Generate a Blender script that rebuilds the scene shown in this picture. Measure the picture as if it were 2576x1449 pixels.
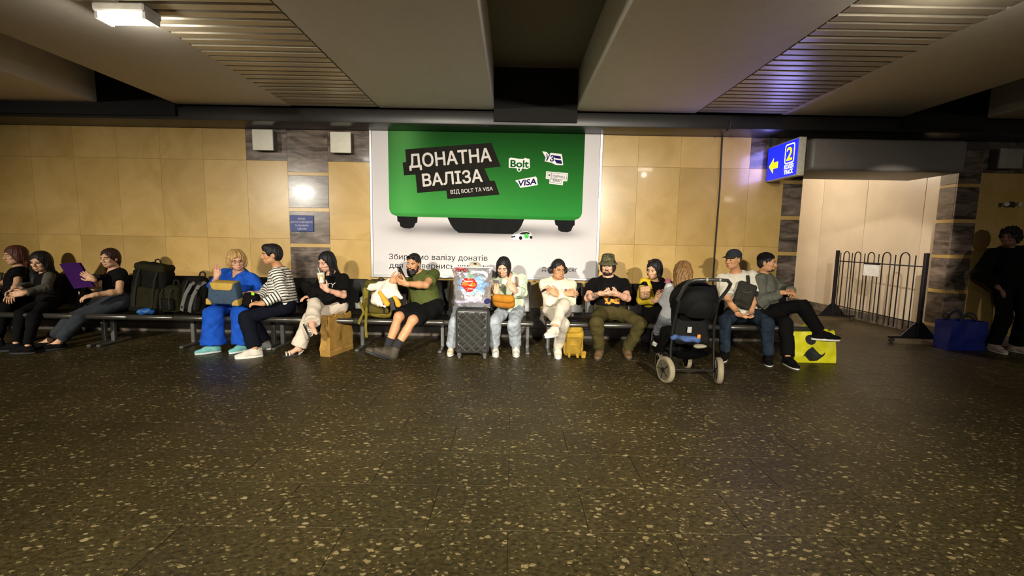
import bpy, bmesh, math, random
import numpy as np
from mathutils import Vector, Matrix, noise as mnoise
random.seed(7)
rng = np.random.default_rng(7)
S = bpy.context.scene
COL = S.collection
for o in list(bpy.data.objects): bpy.data.objects.remove(o)

# ------------------------------------------------------------------ camera
FPX, PITCH, ROLL = 1120.0, math.radians(6.1), math.radians(1.0)
CAM = np.array([0.0, 0.0, 1.42])
_fw = np.array([0, math.cos(PITCH), -math.sin(PITCH)]); _r0 = np.array([1.0, 0, 0]); _u0 = np.cross(_r0, _fw)
_rt = _r0*math.cos(ROLL) + _u0*math.sin(ROLL); _up = _u0*math.cos(ROLL) - _r0*math.sin(ROLL)
cam = bpy.data.cameras.new('camera'); cam.sensor_width = 36; cam.lens = 36*FPX/2576; cam.clip_start = .05
camo = bpy.data.objects.new('camera', cam); COL.objects.link(camo)
_m = Matrix([[_rt[i], _up[i], -_fw[i], CAM[i]] for i in range(3)] + [[0, 0, 0, 1]])
camo.matrix_world = _m; S.camera = camo

# ------------------------------------------------------------------ world, lights, exposure
S.view_settings.view_transform = 'Standard'; S.view_settings.look = 'None'
S.view_settings.exposure = 0.0; S.view_settings.gamma = 1.0
S.view_settings.use_curve_mapping = False
w = bpy.data.worlds.new('world'); S.world = w; w.use_nodes = True
w.node_tree.nodes['Background'].inputs[0].default_value = (.9, .85, .7, 1)
w.node_tree.nodes['Background'].inputs[1].default_value = 0.003

def area(name, loc, target, sx, sy, watts, color=(1, 1, 1), spread=180):
    l = bpy.data.lights.new(name, 'AREA'); l.shape = 'RECTANGLE'; l.size = sx; l.size_y = sy
    l.energy = watts; l.color = color; l.spread = math.radians(spread)
    o = bpy.data.objects.new(name, l); COL.objects.link(o); o.location = loc
    d = Vector(target) - Vector(loc); o.rotation_euler = d.to_track_quat('-Z', 'Y').to_euler()
    return o
def point(name, loc, watts, color=(1, 1, 1), r=.06):
    l = bpy.data.lights.new(name, 'POINT'); l.energy = watts; l.color = color; l.shadow_soft_size = r
    o = bpy.data.objects.new(name, l); COL.objects.link(o); o.location = loc
    return o
def spot(name, loc, target, watts, angle, blend, color=(1, 1, 1), r=.06):
    l = bpy.data.lights.new(name, 'SPOT'); l.energy = watts; l.color = color; l.shadow_soft_size = r
    l.spot_size = math.radians(angle); l.spot_blend = blend
    o = bpy.data.objects.new(name, l); COL.objects.link(o); o.location = loc
    o.rotation_euler = (Vector(target) - Vector(loc)).to_track_quat('-Z', 'Y').to_euler()
    return o
WARM = (1.0, .93, .80)
# two of the hall's ceiling lamps behind the camera light the wall, the benches and the floor
for x in (-2.5, 2.2):
    area('lamp_light_behind', (x, -3.0, 2.98), (x*.22, 4.4, 0.0), .34, .12, 138, WARM, 65)
area('lamp_light_left', (-7.35, -3.0, 2.98), (-5.3, 6.3, .0), .34, .12, 46, WARM, 44)
area('lamp_light_right', (7.6, -3.0, 2.98), (7.2, 6.45, .6), .34, .12, 7, WARM, 50)
# a narrow spot added at the near right lamp throws the barrier's shadow on the passage wall; a lamp of the passage itself
spot('added_spot', (2.95, 2.8, 3.0), (6.65, 8.5, .75), 1150, 21, .4, (1, .92, .80), .04)
point('passage_light', (5.0, 9.4, 3.2), 125, (1, .92, .80), .08)


# ------------------------------------------------------------------ helpers
def at(px, py, Y):
    """the 3-D point at depth Y metres that the photograph shows at a pixel (used to measure the place)"""
    r = _fw + _rt*(px-1288)/FPX + _up*(724.5-py)/FPX
    return CAM + r*(Y/r[1])
def atz(px, py, z):
    r = _fw + _rt*(px-1288)/FPX + _up*(724.5-py)/FPX
    return CAM + r*((z-CAM[2])/r[2])

MATS = {}
def mat(name, color, rough=.6, metal=0.0, var=.12, scale=14.0, bump=0.0, spec=.5, emit=0.0, fabric=False, coat=0.0):
    """a procedural material: base colour with soft noise variation, optional weave bump"""
    if name in MATS: return MATS[name]
    m = bpy.data.materials.new(name); m.use_nodes = True; MATS[name] = m
    nt = m.node_tree; b = nt.nodes['Principled BSDF']
    b.inputs['Roughness'].default_value = rough; b.inputs['Metallic'].default_value = metal
    b.inputs['Specular IOR Level'].default_value = spec
    if coat: b.inputs['Coat Weight'].default_value = coat; b.inputs['Coat Roughness'].default_value = .1
    tc = nt.nodes.new('ShaderNodeTexCoord')
    n = nt.nodes.new('ShaderNodeTexNoise'); n.inputs['Scale'].default_value = scale; n.inputs['Detail'].default_value = 4
    nt.links.new(tc.outputs['Object'], n.inputs['Vector'])
    r = nt.nodes.new('ShaderNodeValToRGB')
    c = np.array(color)
    r.color_ramp.elements[0].position = .3; r.color_ramp.elements[1].position = .7
    r.color_ramp.elements[0].color = (*(c*(1-var)), 1); r.color_ramp.elements[1].color = (*np.minimum(c*(1+var), 1), 1)
    nt.links.new(n.outputs['Fac'], r.inputs['Fac']); nt.links.new(r.outputs['Color'], b.inputs['Base Color'])
    if emit:
        nt.links.new(r.outputs['Color'], b.inputs['Emission Color']); b.inputs['Emission Strength'].default_value = emit
    if bump:
        n2 = nt.nodes.new('ShaderNodeTexNoise'); n2.inputs['Scale'].default_value = 220 if fabric else scale*3; n2.inputs['Detail'].default_value = 3
        nt.links.new(tc.outputs['Object'], n2.inputs['Vector'])
        bp = nt.nodes.new('ShaderNodeBump'); bp.inputs['Strength'].default_value = bump; bp.inputs['Distance'].default_value = .004
        nt.links.new(n2.outputs['Fac'], bp.inputs['Height']); nt.links.new(bp.outputs['Normal'], b.inputs['Normal'])
    return m
def srgb(r, g, b):
    f = lambda v: (v/255/12.92) if v/255 <= .04045 else ((v/255+.055)/1.055)**2.4
    return (f(r), f(g), f(b))

def tag(o, label=None, cat=None, group=None, kind=None):
    if label: o['label'] = label
    if cat: o['category'] = cat
    if group: o['group'] = group
    if kind: o['kind'] = kind
    return o
def empty(name, loc=(0, 0, 0), parent=None):
    o = bpy.data.objects.new(name, None); COL.objects.link(o); o.empty_display_size = .1
    o.location = Vector(loc)
    if parent: o.parent = parent
    return o
def thing(name, label, cat, loc=(0, 0, 0), group=None):
    return tag(empty(name, loc), label, cat, group)
def link(name, me, m=None, parent=None, world=True):
    """link a mesh; its vertices are in world space and are moved into the frame of the parent's base point"""
    o = bpy.data.objects.new(name, me); COL.objects.link(o)
    if m is not None:
        if not isinstance(m, (list, tuple)): m = [m]
        for x in m: me.materials.append(x)
    if parent is not None:
        o.parent = parent
        if world:
            p = parent; off = Vector((0, 0, 0))
            while p is not None: off += p.location; p = p.parent
            me.transform(Matrix.Translation(-off))
    return o

class MB:
    """collects boxes, tubes, prisms ... as one mesh"""
    def __init__(self): self.bm = bmesh.new()
    def _xf(self, vs, R, c):
        for v in vs:
            p = np.array(v.co)
            if R is not None: p = R @ p
            v.co = Vector(p + np.array(c))
    def box(self, c, size, R=None, bevel=0, seg=1):
        g = bmesh.ops.create_cube(self.bm, size=1); vs = g['verts']
        for v in vs: v.co = Vector((v.co.x*size[0], v.co.y*size[1], v.co.z*size[2]))
        if bevel:
            es = list({e for v in vs for e in v.link_edges})
            r = bmesh.ops.bevel(self.bm, geom=es, offset=bevel, segments=seg, profile=.5, affect='EDGES')
            vs = list({v for f in r['faces'] for v in f.verts} | {v for v in vs if v.is_valid})
        self._xf(vs, R, c); return self
    def bx(self, x0, x1, y0, y1, z0, z1, bevel=0, seg=1):
        return self.box(((x0+x1)/2, (y0+y1)/2, (z0+z1)/2), (x1-x0, y1-y0, z1-z0), None, bevel, seg)
    def tube(self, pts, r, n=8, cap=True):
        pts = [np.array(p, float) for p in pts]; rr = r if hasattr(r, '__len__') else [r]*len(pts)
        rings = []; prev = None
        for i, p in enumerate(pts):
            t = (pts[min(i+1, len(pts)-1)] - pts[max(i-1, 0)]); t /= (np.linalg.norm(t)+1e-9)
            if prev is None:
                a = np.array([0, 0, 1.0]) if abs(t[2]) < .9 else np.array([1.0, 0, 0])
                u = np.cross(t, a)
            else: u = prev - t*(prev@t)
            u /= (np.linalg.norm(u)+1e-9); prev = u; v = np.cross(t, u)
            rings.append([self.bm.verts.new(p + rr[i]*(u*math.cos(2*math.pi*k/n) + v*math.sin(2*math.pi*k/n))) for k in range(n)])
        for a, b in zip(rings, rings[1:]):
            for k in range(n): self.bm.faces.new((a[k], a[(k+1) % n], b[(k+1) % n], b[k]))
        if cap:
            self.bm.faces.new(rings[0][::-1]); self.bm.faces.new(rings[-1])
        return self
    def prism(self, poly, o, ux, uy, depth):
        """polygon in the plane (ux, uy) at origin o, extruded by the vector depth"""
        o, ux, uy, depth = [np.array(a, float) for a in (o, ux, uy, depth)]
        a = [self.bm.verts.new(o + ux*x + uy*y) for x, y in poly]
        b = [self.bm.verts.new(o + ux*x + uy*y + depth) for x, y in poly]
        n = len(poly)
        self.bm.faces.new(a); self.bm.faces.new(b[::-1])
        for k in range(n): self.bm.faces.new((a[k], b[k], b[(k+1) % n], a[(k+1) % n]))
        return self
    def grid(self, fn, nu, nv, closed=False):
        vs = [[self.bm.verts.new(Vector(fn(i/nu, j/nv))) for j in range(nv+1)] for i in range(nu + (0 if closed else 1))]
        m = nu
        for i in range(m):
            a = vs[i]; b = vs[(i+1) % len(vs)]
            for j in range(nv): self.bm.faces.new((a[j], b[j], b[j+1], a[j+1]))
        return self
    def lathe(self, prof, c, n=24, axis=None):
        """profile of (r, h) turned about an axis through c"""
        ax = np.array(axis if axis is not None else (0, 0, 1.0), float); ax /= np.linalg.norm(ax)
        a = np.array([1.0, 0, 0]) if abs(ax[0]) < .9 else np.array([0, 1.0, 0])
        u = np.cross(ax, a); u /= np.linalg.norm(u); v = np.cross(ax, u); c = np.array(c, float)
        rings = [[self.bm.verts.new(c + ax*h + r*(u*math.cos(2*math.pi*k/n)+v*math.sin(2*math.pi*k/n))) for k in range(n)] for r, h in prof]
        for p, q in zip(rings, rings[1:]):
            for k in range(n): self.bm.faces.new((p[k], p[(k+1) % n], q[(k+1) % n], q[k]))
        if prof[0][0] > 1e-4: self.bm.faces.new(rings[0][::-1])
        if prof[-1][0] > 1e-4: self.bm.faces.new(rings[-1])
        return self
    def build(self, name, m=None, parent=None, smooth=35):
        bmesh.ops.recalc_face_normals(self.bm, faces=self.bm.faces)
        me = bpy.data.meshes.new(name); self.bm.to_mesh(me); self.bm.free()
        if smooth:
            me.shade_smooth(); me.set_sharp_from_angle(angle=math.radians(smooth))
        return link(name, me, m, parent)
def bx(name, x0, x1, y0, y1, z0, z1, m, parent=None, bevel=0, seg=1):
    return MB().bx(x0, x1, y0, y1, z0, z1, bevel, seg).build(name, m, parent)

def unit_rows(v): return v/(np.linalg.norm(v, axis=1, keepdims=True)+1e-12)
def text_mesh(s, size, o, ux, uy, m, parent, name='lettering', offset=0.0, shear=0.0, depth=.0012, align='LEFT', space=1.0, width=None, sx=1.0, res=44):
    """lettering in the plane (ux, uy) with its baseline start at o: every stroke contour is filled by itself, as the font's strokes overlap"""
    cu = bpy.data.curves.new('t', 'FONT'); cu.body = s; cu.size = size; cu.shear = shear
    cu.align_x = align; cu.space_character = space
    ob = bpy.data.objects.new('t', cu); COL.objects.link(ob)
    c2 = ob.to_curve(bpy.context.evaluated_depsgraph_get()); loops = []
    for sp in c2.splines:
        b = sp.bezier_points; n = len(b); pts = []
        for k in range(n):
            p, q = b[k], b[(k+1) % n]; p0, p1, p2, p3 = [np.array(v[:2]) for v in (p.co, p.handle_right, q.handle_left, q.co)]
            ch = np.linalg.norm(p3-p0); dev = abs(np.cross(p1-p0, p3-p0))+abs(np.cross(p2-p0, p3-p0))
            m_ = 1 if dev < 1e-4*ch*size+1e-12 else 5
            for t in np.arange(m_)/m_: pts.append((1-t)**3*p0+3*(1-t)**2*t*p1+3*(1-t)*t*t*p2+t**3*p3)
        pts = np.array(pts); keep = np.linalg.norm(pts-np.roll(pts, 1, 0), axis=1) > 1e-5*size; pts = pts[keep]
        if len(pts) > 2: loops.append(pts)
    ob.to_curve_clear(); bpy.data.objects.remove(ob); bpy.data.curves.remove(cu)
    # glyphs: clusters of contours that overlap in x
    order = sorted(loops, key=lambda p: p[:, 0].min()); clusters = []
    for p in order:
        if clusters and p[:, 0].min() < clusters[-1][1]-1e-6: clusters[-1][0].append(p); clusters[-1][1] = max(clusters[-1][1], p[:, 0].max())
        else: clusters.append([[p], p[:, 0].max()])
    verts, faces = [], []; h = size/res; off = offset*size
    for ps, _ in clusters:
        allp = np.concatenate(ps); lo = allp.min(0)-off-1.37*h; hi = allp.max(0)+off+2*h
        nx, ny = np.ceil((hi-lo)/h).astype(int)+1; gx = lo[0]+h*np.arange(nx); gy = lo[1]+h*np.arange(ny)
        X, Y = [g.ravel()[:, None] for g in np.meshgrid(gx, gy, indexing='ij')]
        A = np.concatenate(ps)[None]; B = np.concatenate([np.roll(p, -1, 0) for p in ps])[None]
        ax_, ay_, bx_, by_ = A[..., 0], A[..., 1], B[..., 0], B[..., 1]; dx, dy = bx_-ax_, by_-ay_
        t = np.clip(((X-ax_)*dx+(Y-ay_)*dy)/(dx*dx+dy*dy+1e-18), 0, 1)
        dist = np.sqrt(((X-ax_-t*dx)**2+(Y-ay_-t*dy)**2).min(1))
        cr = dx*(Y-ay_)-(X-ax_)*dy
        wn = ((ay_ <= Y) & (by_ > Y) & (cr > 0)).sum(1).astype(int)-((ay_ > Y) & (by_ <= Y) & (cr < 0)).sum(1)
        D = (np.where(wn != 0, -dist, dist)-off).reshape(nx, ny)
        ins = D < 0; full = ins[:-1, :-1] & ins[1:, :-1] & ins[1:, 1:] & ins[:-1, 1:]; anyc = ins[:-1, :-1] | ins[1:, :-1] | ins[1:, 1:] | ins[:-1, 1:]
        def face(pts): faces.append(tuple(range(len(verts), len(verts)+len(pts)))); verts.extend((x, y, 0) for x, y in pts)
        for b in range(ny-1):
            a = 0
            while a < nx-1:
                if full[a, b]:
                    e = a
                    while e < nx-1 and full[e, b]: e += 1
                    face([(gx[a], gy[b]), (gx[e], gy[b]), (gx[e], gy[b+1]), (gx[a], gy[b+1])]); a = e; continue
                if anyc[a, b]:
                    c4 = [(a, b), (a+1, b), (a+1, b+1), (a, b+1)]; poly = []
                    for k in range(4):
                        p, q = c4[k], c4[(k+1) % 4]; dp, dq = D[p], D[q]
                        if dp < 0: poly.append((gx[p[0]], gy[p[1]]))
                        if (dp < 0) != (dq < 0):
                            t_ = dp/(dp-dq); poly.append((gx[p[0]]+(gx[q[0]]-gx[p[0]])*t_, gy[p[1]]+(gy[q[1]]-gy[p[1]])*t_))
                    if len(poly) > 2: face(poly)
                a += 1
    me = bpy.data.meshes.new(name); me.from_pydata(verts, [], faces); me.update()
    bmx = bmesh.new(); bmx.from_mesh(me); bmesh.ops.remove_doubles(bmx, verts=bmx.verts[:], dist=h*.01); bmx.to_mesh(me); bmx.free()
    me.name = name
    if width:
        xs = [v.co.x for v in me.vertices]; sx = width/(max(xs)-min(xs)); x0 = min(xs)
        for v in me.vertices: v.co.x = (v.co.x-x0)*sx
        if align == 'CENTER':
            for v in me.vertices: v.co.x -= width/2
    elif sx != 1.0:
        for v in me.vertices: v.co.x *= sx
    o, ux, uy = [np.array(a, float) for a in (o, ux, uy)]; nn = np.cross(ux, uy); nn /= np.linalg.norm(nn)
    M = Matrix([[ux[i], uy[i], nn[i], o[i]] for i in range(3)] + [[0, 0, 0, 1]])
    me.transform(M); me.materials.clear()
    return link(name, me, m, parent)

def children(o): return [c for c in bpy.data.objects if c.parent == o]
def copy_tree(o, parent=None):
    c = o.copy(); COL.objects.link(c); c.parent = parent
    for ch in list(o.children): copy_tree(ch, c)
    return c

# ================================================================== the hall
WALL_Y = 6.45
def stone(name, c0, c1, rough, scale, vein=None, coat=0.0, bump=0.0):
    """polished stone: cloudy noise between two colours, veins, a tone of its own for every slab"""
    m = bpy.data.materials.new(name); m.use_nodes = True; nt = m.node_tree; b = nt.nodes['Principled BSDF']
    b.inputs['Roughness'].default_value = rough
    if coat: b.inputs['Coat Weight'].default_value = coat; b.inputs['Coat Roughness'].default_value = .06
    g = nt.nodes.new('ShaderNodeNewGeometry'); oi = nt.nodes.new('ShaderNodeObjectInfo')
    mp = nt.nodes.new('ShaderNodeMapping'); nt.links.new(g.outputs['Position'], mp.inputs['Vector'])
    if vein: mp.inputs['Rotation'].default_value = (0, math.radians(25), 0); mp.inputs['Scale'].default_value = vein
    ad = nt.nodes.new('ShaderNodeVectorMath'); ad.operation = 'ADD'; nt.links.new(mp.outputs[0], ad.inputs[0])
    cx = nt.nodes.new('ShaderNodeMath'); cx.operation = 'MULTIPLY'; cx.inputs[1].default_value = 9.0; nt.links.new(oi.outputs['Random'], cx.inputs[0])
    nt.links.new(cx.outputs[0], ad.inputs[1])
    n = nt.nodes.new('ShaderNodeTexNoise'); n.inputs['Scale'].default_value = scale; n.inputs['Detail'].default_value = 9; n.inputs['Roughness'].default_value = .62; n.inputs['Distortion'].default_value = .8
    nt.links.new(ad.outputs[0], n.inputs['Vector'])
    r = nt.nodes.new('ShaderNodeValToRGB'); r.color_ramp.elements[0].position = .35; r.color_ramp.elements[1].position = .68
    r.color_ramp.elements[0].color = (*c0, 1); r.color_ramp.elements[1].color = (*c1, 1)
    nt.links.new(n.outputs['Fac'], r.inputs['Fac'])
    h = nt.nodes.new('ShaderNodeHueSaturation'); mr = nt.nodes.new('ShaderNodeMapRange')
    mr.inputs['To Min'].default_value = .88; mr.inputs['To Max'].default_value = 1.1
    nt.links.new(oi.outputs['Random'], mr.inputs['Value']); nt.links.new(mr.outputs[0], h.inputs['Value'])
    nt.links.new(r.outputs['Color'], h.inputs['Color']); nt.links.new(h.outputs['Color'], b.inputs['Base Color'])
    if bump:
        bp = nt.nodes.new('ShaderNodeBump'); bp.inputs['Strength'].default_value = bump; bp.inputs['Distance'].default_value = .01
        nt.links.new(n.outputs['Fac'], bp.inputs['Height']); nt.links.new(bp.outputs['Normal'], b.inputs['Normal'])
    return m
M_CREAM = stone('cream_marble', (.44, .280, .082), (.56, .372, .135), .26, 1.6, coat=.3)
M_CREAM2 = stone('pale_marble', (.62, .51, .37), (.71, .59, .44), .35, 1.2)
M_DARK = stone('grey_marble', (.038, .028, .022), (.25, .19, .15), .22, 3.0, vein=(.9, 1, 3.2), coat=.3)
M_GROUT = mat('grout', (.28, .18, .06), .9)
M_BASE_SHADE = stone('base_marble_and_shade', (.05, .04, .032), (.2, .16, .12), .4, 4.0)  # baseboard stone; also painted shade on the row behind the benches
M_PANEL = mat('ceiling_paint', (.60, .545, .44), .7, var=.03)
M_RECESS_SHADE = mat('recess_shade', (.11, .09, .05), .85, var=.05)  # shade of the deep recesses put into the colour
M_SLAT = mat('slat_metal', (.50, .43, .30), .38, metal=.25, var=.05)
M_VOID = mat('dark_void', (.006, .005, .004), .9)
M_LEDGE = mat('ledge_metal', (.024, .022, .020), .36, metal=.2, var=.06)

# floor: granite tiles with pale flecks
def granite():
    m = bpy.data.materials.new('granite'); m.use_nodes = True; nt = m.node_tree; b = nt.nodes['Principled BSDF']
    L = nt.links.new; g = nt.nodes.new('ShaderNodeNewGeometry'); oi = nt.nodes.new('ShaderNodeObjectInfo')
    def N(t, **k):
        n = nt.nodes.new(t)
        for a, v in k.items(): setattr(n, a, v)
        return n
    n1 = N('ShaderNodeTexNoise'); n1.inputs['Scale'].default_value = 34; n1.inputs['Detail'].default_value = 6; n1.inputs['Roughness'].default_value = .7
    mp = N('ShaderNodeMapping'); mp.inputs['Rotation'].default_value = (0, 0, math.radians(-28)); mp.inputs['Scale'].default_value = (1, 1.55, 1)
    L(g.outputs['Position'], mp.inputs['Vector']); L(mp.outputs[0], n1.inputs['Vector'])
    r1 = N('ShaderNodeValToRGB'); e = r1.color_ramp.elements
    e[0].position = .34; e[0].color = (.028, .021, .006, 1); e[1].position = .72; e[1].color = (.19, .143, .050, 1)
    L(n1.outputs['Fac'], r1.inputs['Fac'])
    n2 = N('ShaderNodeTexNoise'); n2.inputs['Scale'].default_value = 1.3; n2.inputs['Detail'].default_value = 3; L(g.outputs['Position'], n2.inputs['Vector'])
    def flecks(scale, thr, rnd_keep):
        v = N('ShaderNodeTexVoronoi'); v.inputs['Scale'].default_value = scale; v.inputs['Randomness'].default_value = 1
        ns = N('ShaderNodeTexNoise'); ns.inputs['Scale'].default_value = scale*2.2; L(mp.outputs[0], ns.inputs['Vector'])
        mx = N('ShaderNodeMix', data_type='VECTOR'); mx.inputs['Factor'].default_value = .035
        L(mp.outputs[0], mx.inputs[4]); L(ns.outputs['Color'], mx.inputs[5]); L(mx.outputs[1], v.inputs['Vector'])
        sep = N('ShaderNodeSeparateColor'); L(v.outputs['Color'], sep.inputs[0])
        th = N('ShaderNodeMath', operation='MULTIPLY'); th.inputs[1].default_value = thr; L(sep.outputs[1], th.inputs[0])
        lt = N('ShaderNodeMath', operation='LESS_THAN'); L(v.outputs['Distance'], lt.inputs[0]); L(th.outputs[0], lt.inputs[1])
        kp = N('ShaderNodeMath', operation='LESS_THAN'); L(sep.outputs[0], kp.inputs[0]); kp.inputs[1].default_value = rnd_keep
        mu = N('ShaderNodeMath', operation='MULTIPLY'); L(lt.outputs[0], mu.inputs[0]); L(kp.outputs[0], mu.inputs[1])
        return mu, sep
    base = r1
    col = r1.outputs['Color']
    for sc, thr, kp, c in ((21, .37, .50, (.74, .56, .25)), (36, .42, .55, (.48, .37, .15)), (13, .25, .26, (.95, .74, .38))):
        f, sep = flecks(sc, thr, kp)
        mx = N('ShaderNodeMix', data_type='RGBA'); L(f.outputs[0], mx.inputs['Factor']); L(col, mx.inputs[6])
        tint = N('ShaderNodeMix', data_type='RGBA'); L(sep.outputs[2], tint.inputs['Factor'])
        tint.inputs[6].default_value = (*np.array(c)*.55, 1); tint.inputs[7].default_value = (*c, 1)
        L(tint.outputs[2], mx.inputs[7]); col = mx.outputs[2]
    h = N('ShaderNodeHueSaturation'); L(col, h.inputs['Color'])
    mr = N('ShaderNodeMapRange'); mr.inputs['To Min'].default_value = .30; mr.inputs['To Max'].default_value = .36
    L(oi.outputs['Random'], mr.inputs['Value'])
    mr2 = N('ShaderNodeMapRange'); mr2.inputs['From Min'].default_value = .3; mr2.inputs['From Max'].default_value = .7; mr2.inputs['To Min'].default_value = .75; mr2.inputs['To Max'].default_value = 1.25
    L(n2.outputs['Fac'], mr2.inputs['Value'])
    mm = N('ShaderNodeMath', operation='MULTIPLY'); L(mr.outputs[0], mm.inputs[0]); L(mr2.outputs[0], mm.inputs[1]); L(mm.outputs[0], h.inputs['Value'])
    L(h.outputs['Color'], b.inputs['Base Color'])
    b.inputs['Roughness'].default_value = .45; b.inputs['Specular IOR Level'].default_value = .25
    return m
M_GRAN = granite()
M_JOINT = mat('joint_mortar', (.030, .022, .008), .8, var=.5, scale=3)
fl = MB().bx(-9, 9, -9, 14, -.2, -.004).build('floor', M_JOINT); fl['kind'] = 'structure'
TX, TY = .8, .4
tile = None; k = 0
for j in range(15):
    for i in range(-11, 11):
        x, y = i*TX + (TX/2 if j % 2 else 0), .85 + j*TY
        if abs(x+TX/2) > 1.25*(y+TY)+.9 or y+TY/2 > WALL_Y: continue
        if tile is None:
            mb = MB().box((TX/2, TY/2, -.012), (TX-.004, TY-.004, .024), bevel=.0008)
            tile = mb.build('tile', M_GRAN, None); o = tile
        else:
            o = tile.copy(); COL.objects.link(o)
        o.parent = fl; o.location = (x, y, 0); k += 1
print('tiles', k)
for (x0, x1, y0, y1) in ((4.1, 6.75, 6.45, 13), ):
    yy = y0
    while yy < y1-.1:
        xx = x0
        while xx < x1-.05:
            o = tile.copy(); COL.objects.link(o); o.parent = fl; o.location = (xx, yy, 0); xx += TX
        yy += TY
        if yy > 10.4: break

# back wall: base, cream slabs, dark slabs
wall = MB().bx(-9, 3.83, WALL_Y+.022, WALL_Y+.3, 0, 3.7).build('wall_back', M_GROUT); wall['kind'] = 'structure'
def slab(x0, x1, z0, z1, m, y=WALL_Y, name='slab', proud=0.0, parent=None):
    g = .0008
    return MB().box(((x0+x1)/2, y+.012-proud/2, (z0+z1)/2), (x1-x0-2*g, .024+proud, z1-z0-2*g), bevel=.0015).build(name, m, parent or wall)
ROWS = [(.14, .44), (.44, 1.39), (1.39, 2.485), (2.485, 2.95)]
edges = [-3.21-.58] + [-3.79-.61*i for i in range(1, 9)]
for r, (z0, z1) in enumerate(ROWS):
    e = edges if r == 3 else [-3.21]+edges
    mm_ = M_BASE_SHADE if r == 0 else M_CREAM  # lowest row darkened in colour for the shade under the seats
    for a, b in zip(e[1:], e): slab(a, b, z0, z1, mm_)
    if r < 3: slab(-2.635, -2.045, z0, z1, mm_)
    ee = [1.235, 1.75, 2.35, 2.90, 3.33, 3.83]
    for a, b in zip(ee, ee[1:]):
        if r == 3 and a == 3.33: continue
        slab(a, b, z0, z1, mm_)
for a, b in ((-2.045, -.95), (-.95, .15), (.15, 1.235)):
    slab(a, b, .14, .44, M_BASE_SHADE); slab(a, b, .44, .95, M_CREAM)  # the lower slabs carry the same painted bench shade
slab(-3.79, -3.21, 2.485, 2.95, M_DARK, name='dark_slab'); slab(-2.635, -2.045, 2.485, 2.95, M_DARK, name='dark_slab')
slab(-3.21, -2.635, 2.335, 2.95, M_DARK, name='dark_slab')
GAPZ = [(.30, .76), (.815, 1.27), (1.325, 1.78), (1.835, 2.285)]
for z0, z1 in GAPZ: slab(-3.21, -2.635, z0, z1, M_DARK, name='dark_slab', proud=.003)
lo = .14
for z0, z1 in GAPZ: slab(-3.21, -2.635, lo, z0, M_CREAM); lo = z1
slab(-3.21, -2.635, lo, 2.335, M_CREAM)
slab(3.33, 3.83, 2.485, 2.95, M_DARK, name='dark_slab')
o = bx('baseboard_back', -9, 3.83, WALL_Y-.02, WALL_Y+.03, 0, .14, M_BASE_SHADE, None, .004); o['kind'] = 'structure'

# jamb pillar left of the passage
jl = MB().bx(3.83, 4.10, WALL_Y+.022, 6.85, 0, 3.7).build('trim_1', M_GROUT); jl['kind'] = 'structure'
lo = 0
for z0, z1 in [(0, .25)]+GAPZ+[(2.335, 2.95)]:
    if z0 > lo: slab(3.83, 4.10, lo, z0, M_CREAM, parent=jl)
    slab(3.83, 4.10, z0, z1, M_DARK, name='dark_slab', parent=jl, proud=.003); lo = z1
pw = bx('wall_passage_left', 3.83, 4.10, 6.85, 13.2, 0, 3.6, M_CREAM2); pw['kind'] = 'structure'
# right pillar with its return face, right part of the wall
PX = 6.30
jr = MB().bx(PX+.022, 6.62, WALL_Y+.022, 6.72, 0, 3.7).build('trim_2', M_GROUT); jr['kind'] = 'structure'
lo = 0
for z0, z1 in [(0, .25)]+GAPZ+[(2.335, 2.95)]:
    for dark, a, b in ((False, lo, z0), (True, z0, z1)):
        if b <= a: continue
        mm = M_DARK if dark else M_CREAM; nm = 'dark_slab' if dark else 'slab'
        slab(PX, 6.62, a, b, mm, name=nm, parent=jr)
        MB().box((PX+.012, (WALL_Y+.024+6.72)/2, (a+b)/2), (.024, 6.72-WALL_Y-.026, b-a-.003), bevel=.0015).build(nm, mm, jr)
    lo = z1
wr = MB().bx(6.62, 9, WALL_Y+.022, WALL_Y+.27, 0, 3.7).build('wall_right', M_GROUT); wr['kind'] = 'structure'
for z0, z1 in ROWS:
    for a, b in ((6.62, 7.2), (7.2, 7.8), (7.8, 8.4), (8.4, 9)):
        slab(a, b, z0, z1, M_DARK if z0 > 2.4 and a < 7.3 else M_CREAM, parent=wr, name='dark_slab' if z0 > 2.4 and a < 7.3 else 'slab')
o = bx('baseboard_right', 6.62, 9, WALL_Y-.02, WALL_Y+.03, 0, .14, M_BASE_SHADE, None, .004); o['kind'] = 'structure'
# passage: right wall of pale slabs, far end, ceiling
IX = 6.75
pr = MB().bx(IX+.022, IX+.3, 6.72, 13.2, 0, 3.6).build('wall_passage_right', M_GROUT); pr['kind'] = 'structure'
ys = [6.73, 7.43, 8.65, 9.87, 11.1, 12.3, 13.2]
for a, b in zip(ys, ys[1:]):
    MB().box((IX+.012, (a+b)/2, 1.87), (.024, b-a-.008, 3.42), bevel=.002).build('slab', M_CREAM2, pr)
o = bx('baseboard_passage', IX-.03, IX+.03, 6.73, 13.2, 0, .17, M_BASE_SHADE, None, .006); o['kind'] = 'structure'
o = bx('wall_passage_end', 4.1, 6.75, 13.0, 13.2, 0, 3.6, M_CREAM2); o['kind'] = 'structure'
o = bx('ceiling_passage', 3.83, 7.05, 6.45, 13.2, 3.45, 3.65, M_PANEL); o['kind'] = 'structure'
# the rest of the hall's shell, behind and beside the camera
for nm, b_ in (('wall_left', (-9.2, -9, -9, 7)), ('wall_side', (9, 9.2, -9, 7)), ('wall_front', (-9.2, 9.2, -9.2, -9))):
    o = bx(nm, b_[0], b_[1], b_[2], b_[3], 0, 3.7, mat('far_wall', (.05, .04, .025), .7)); o['kind'] = 'structure'
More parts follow.
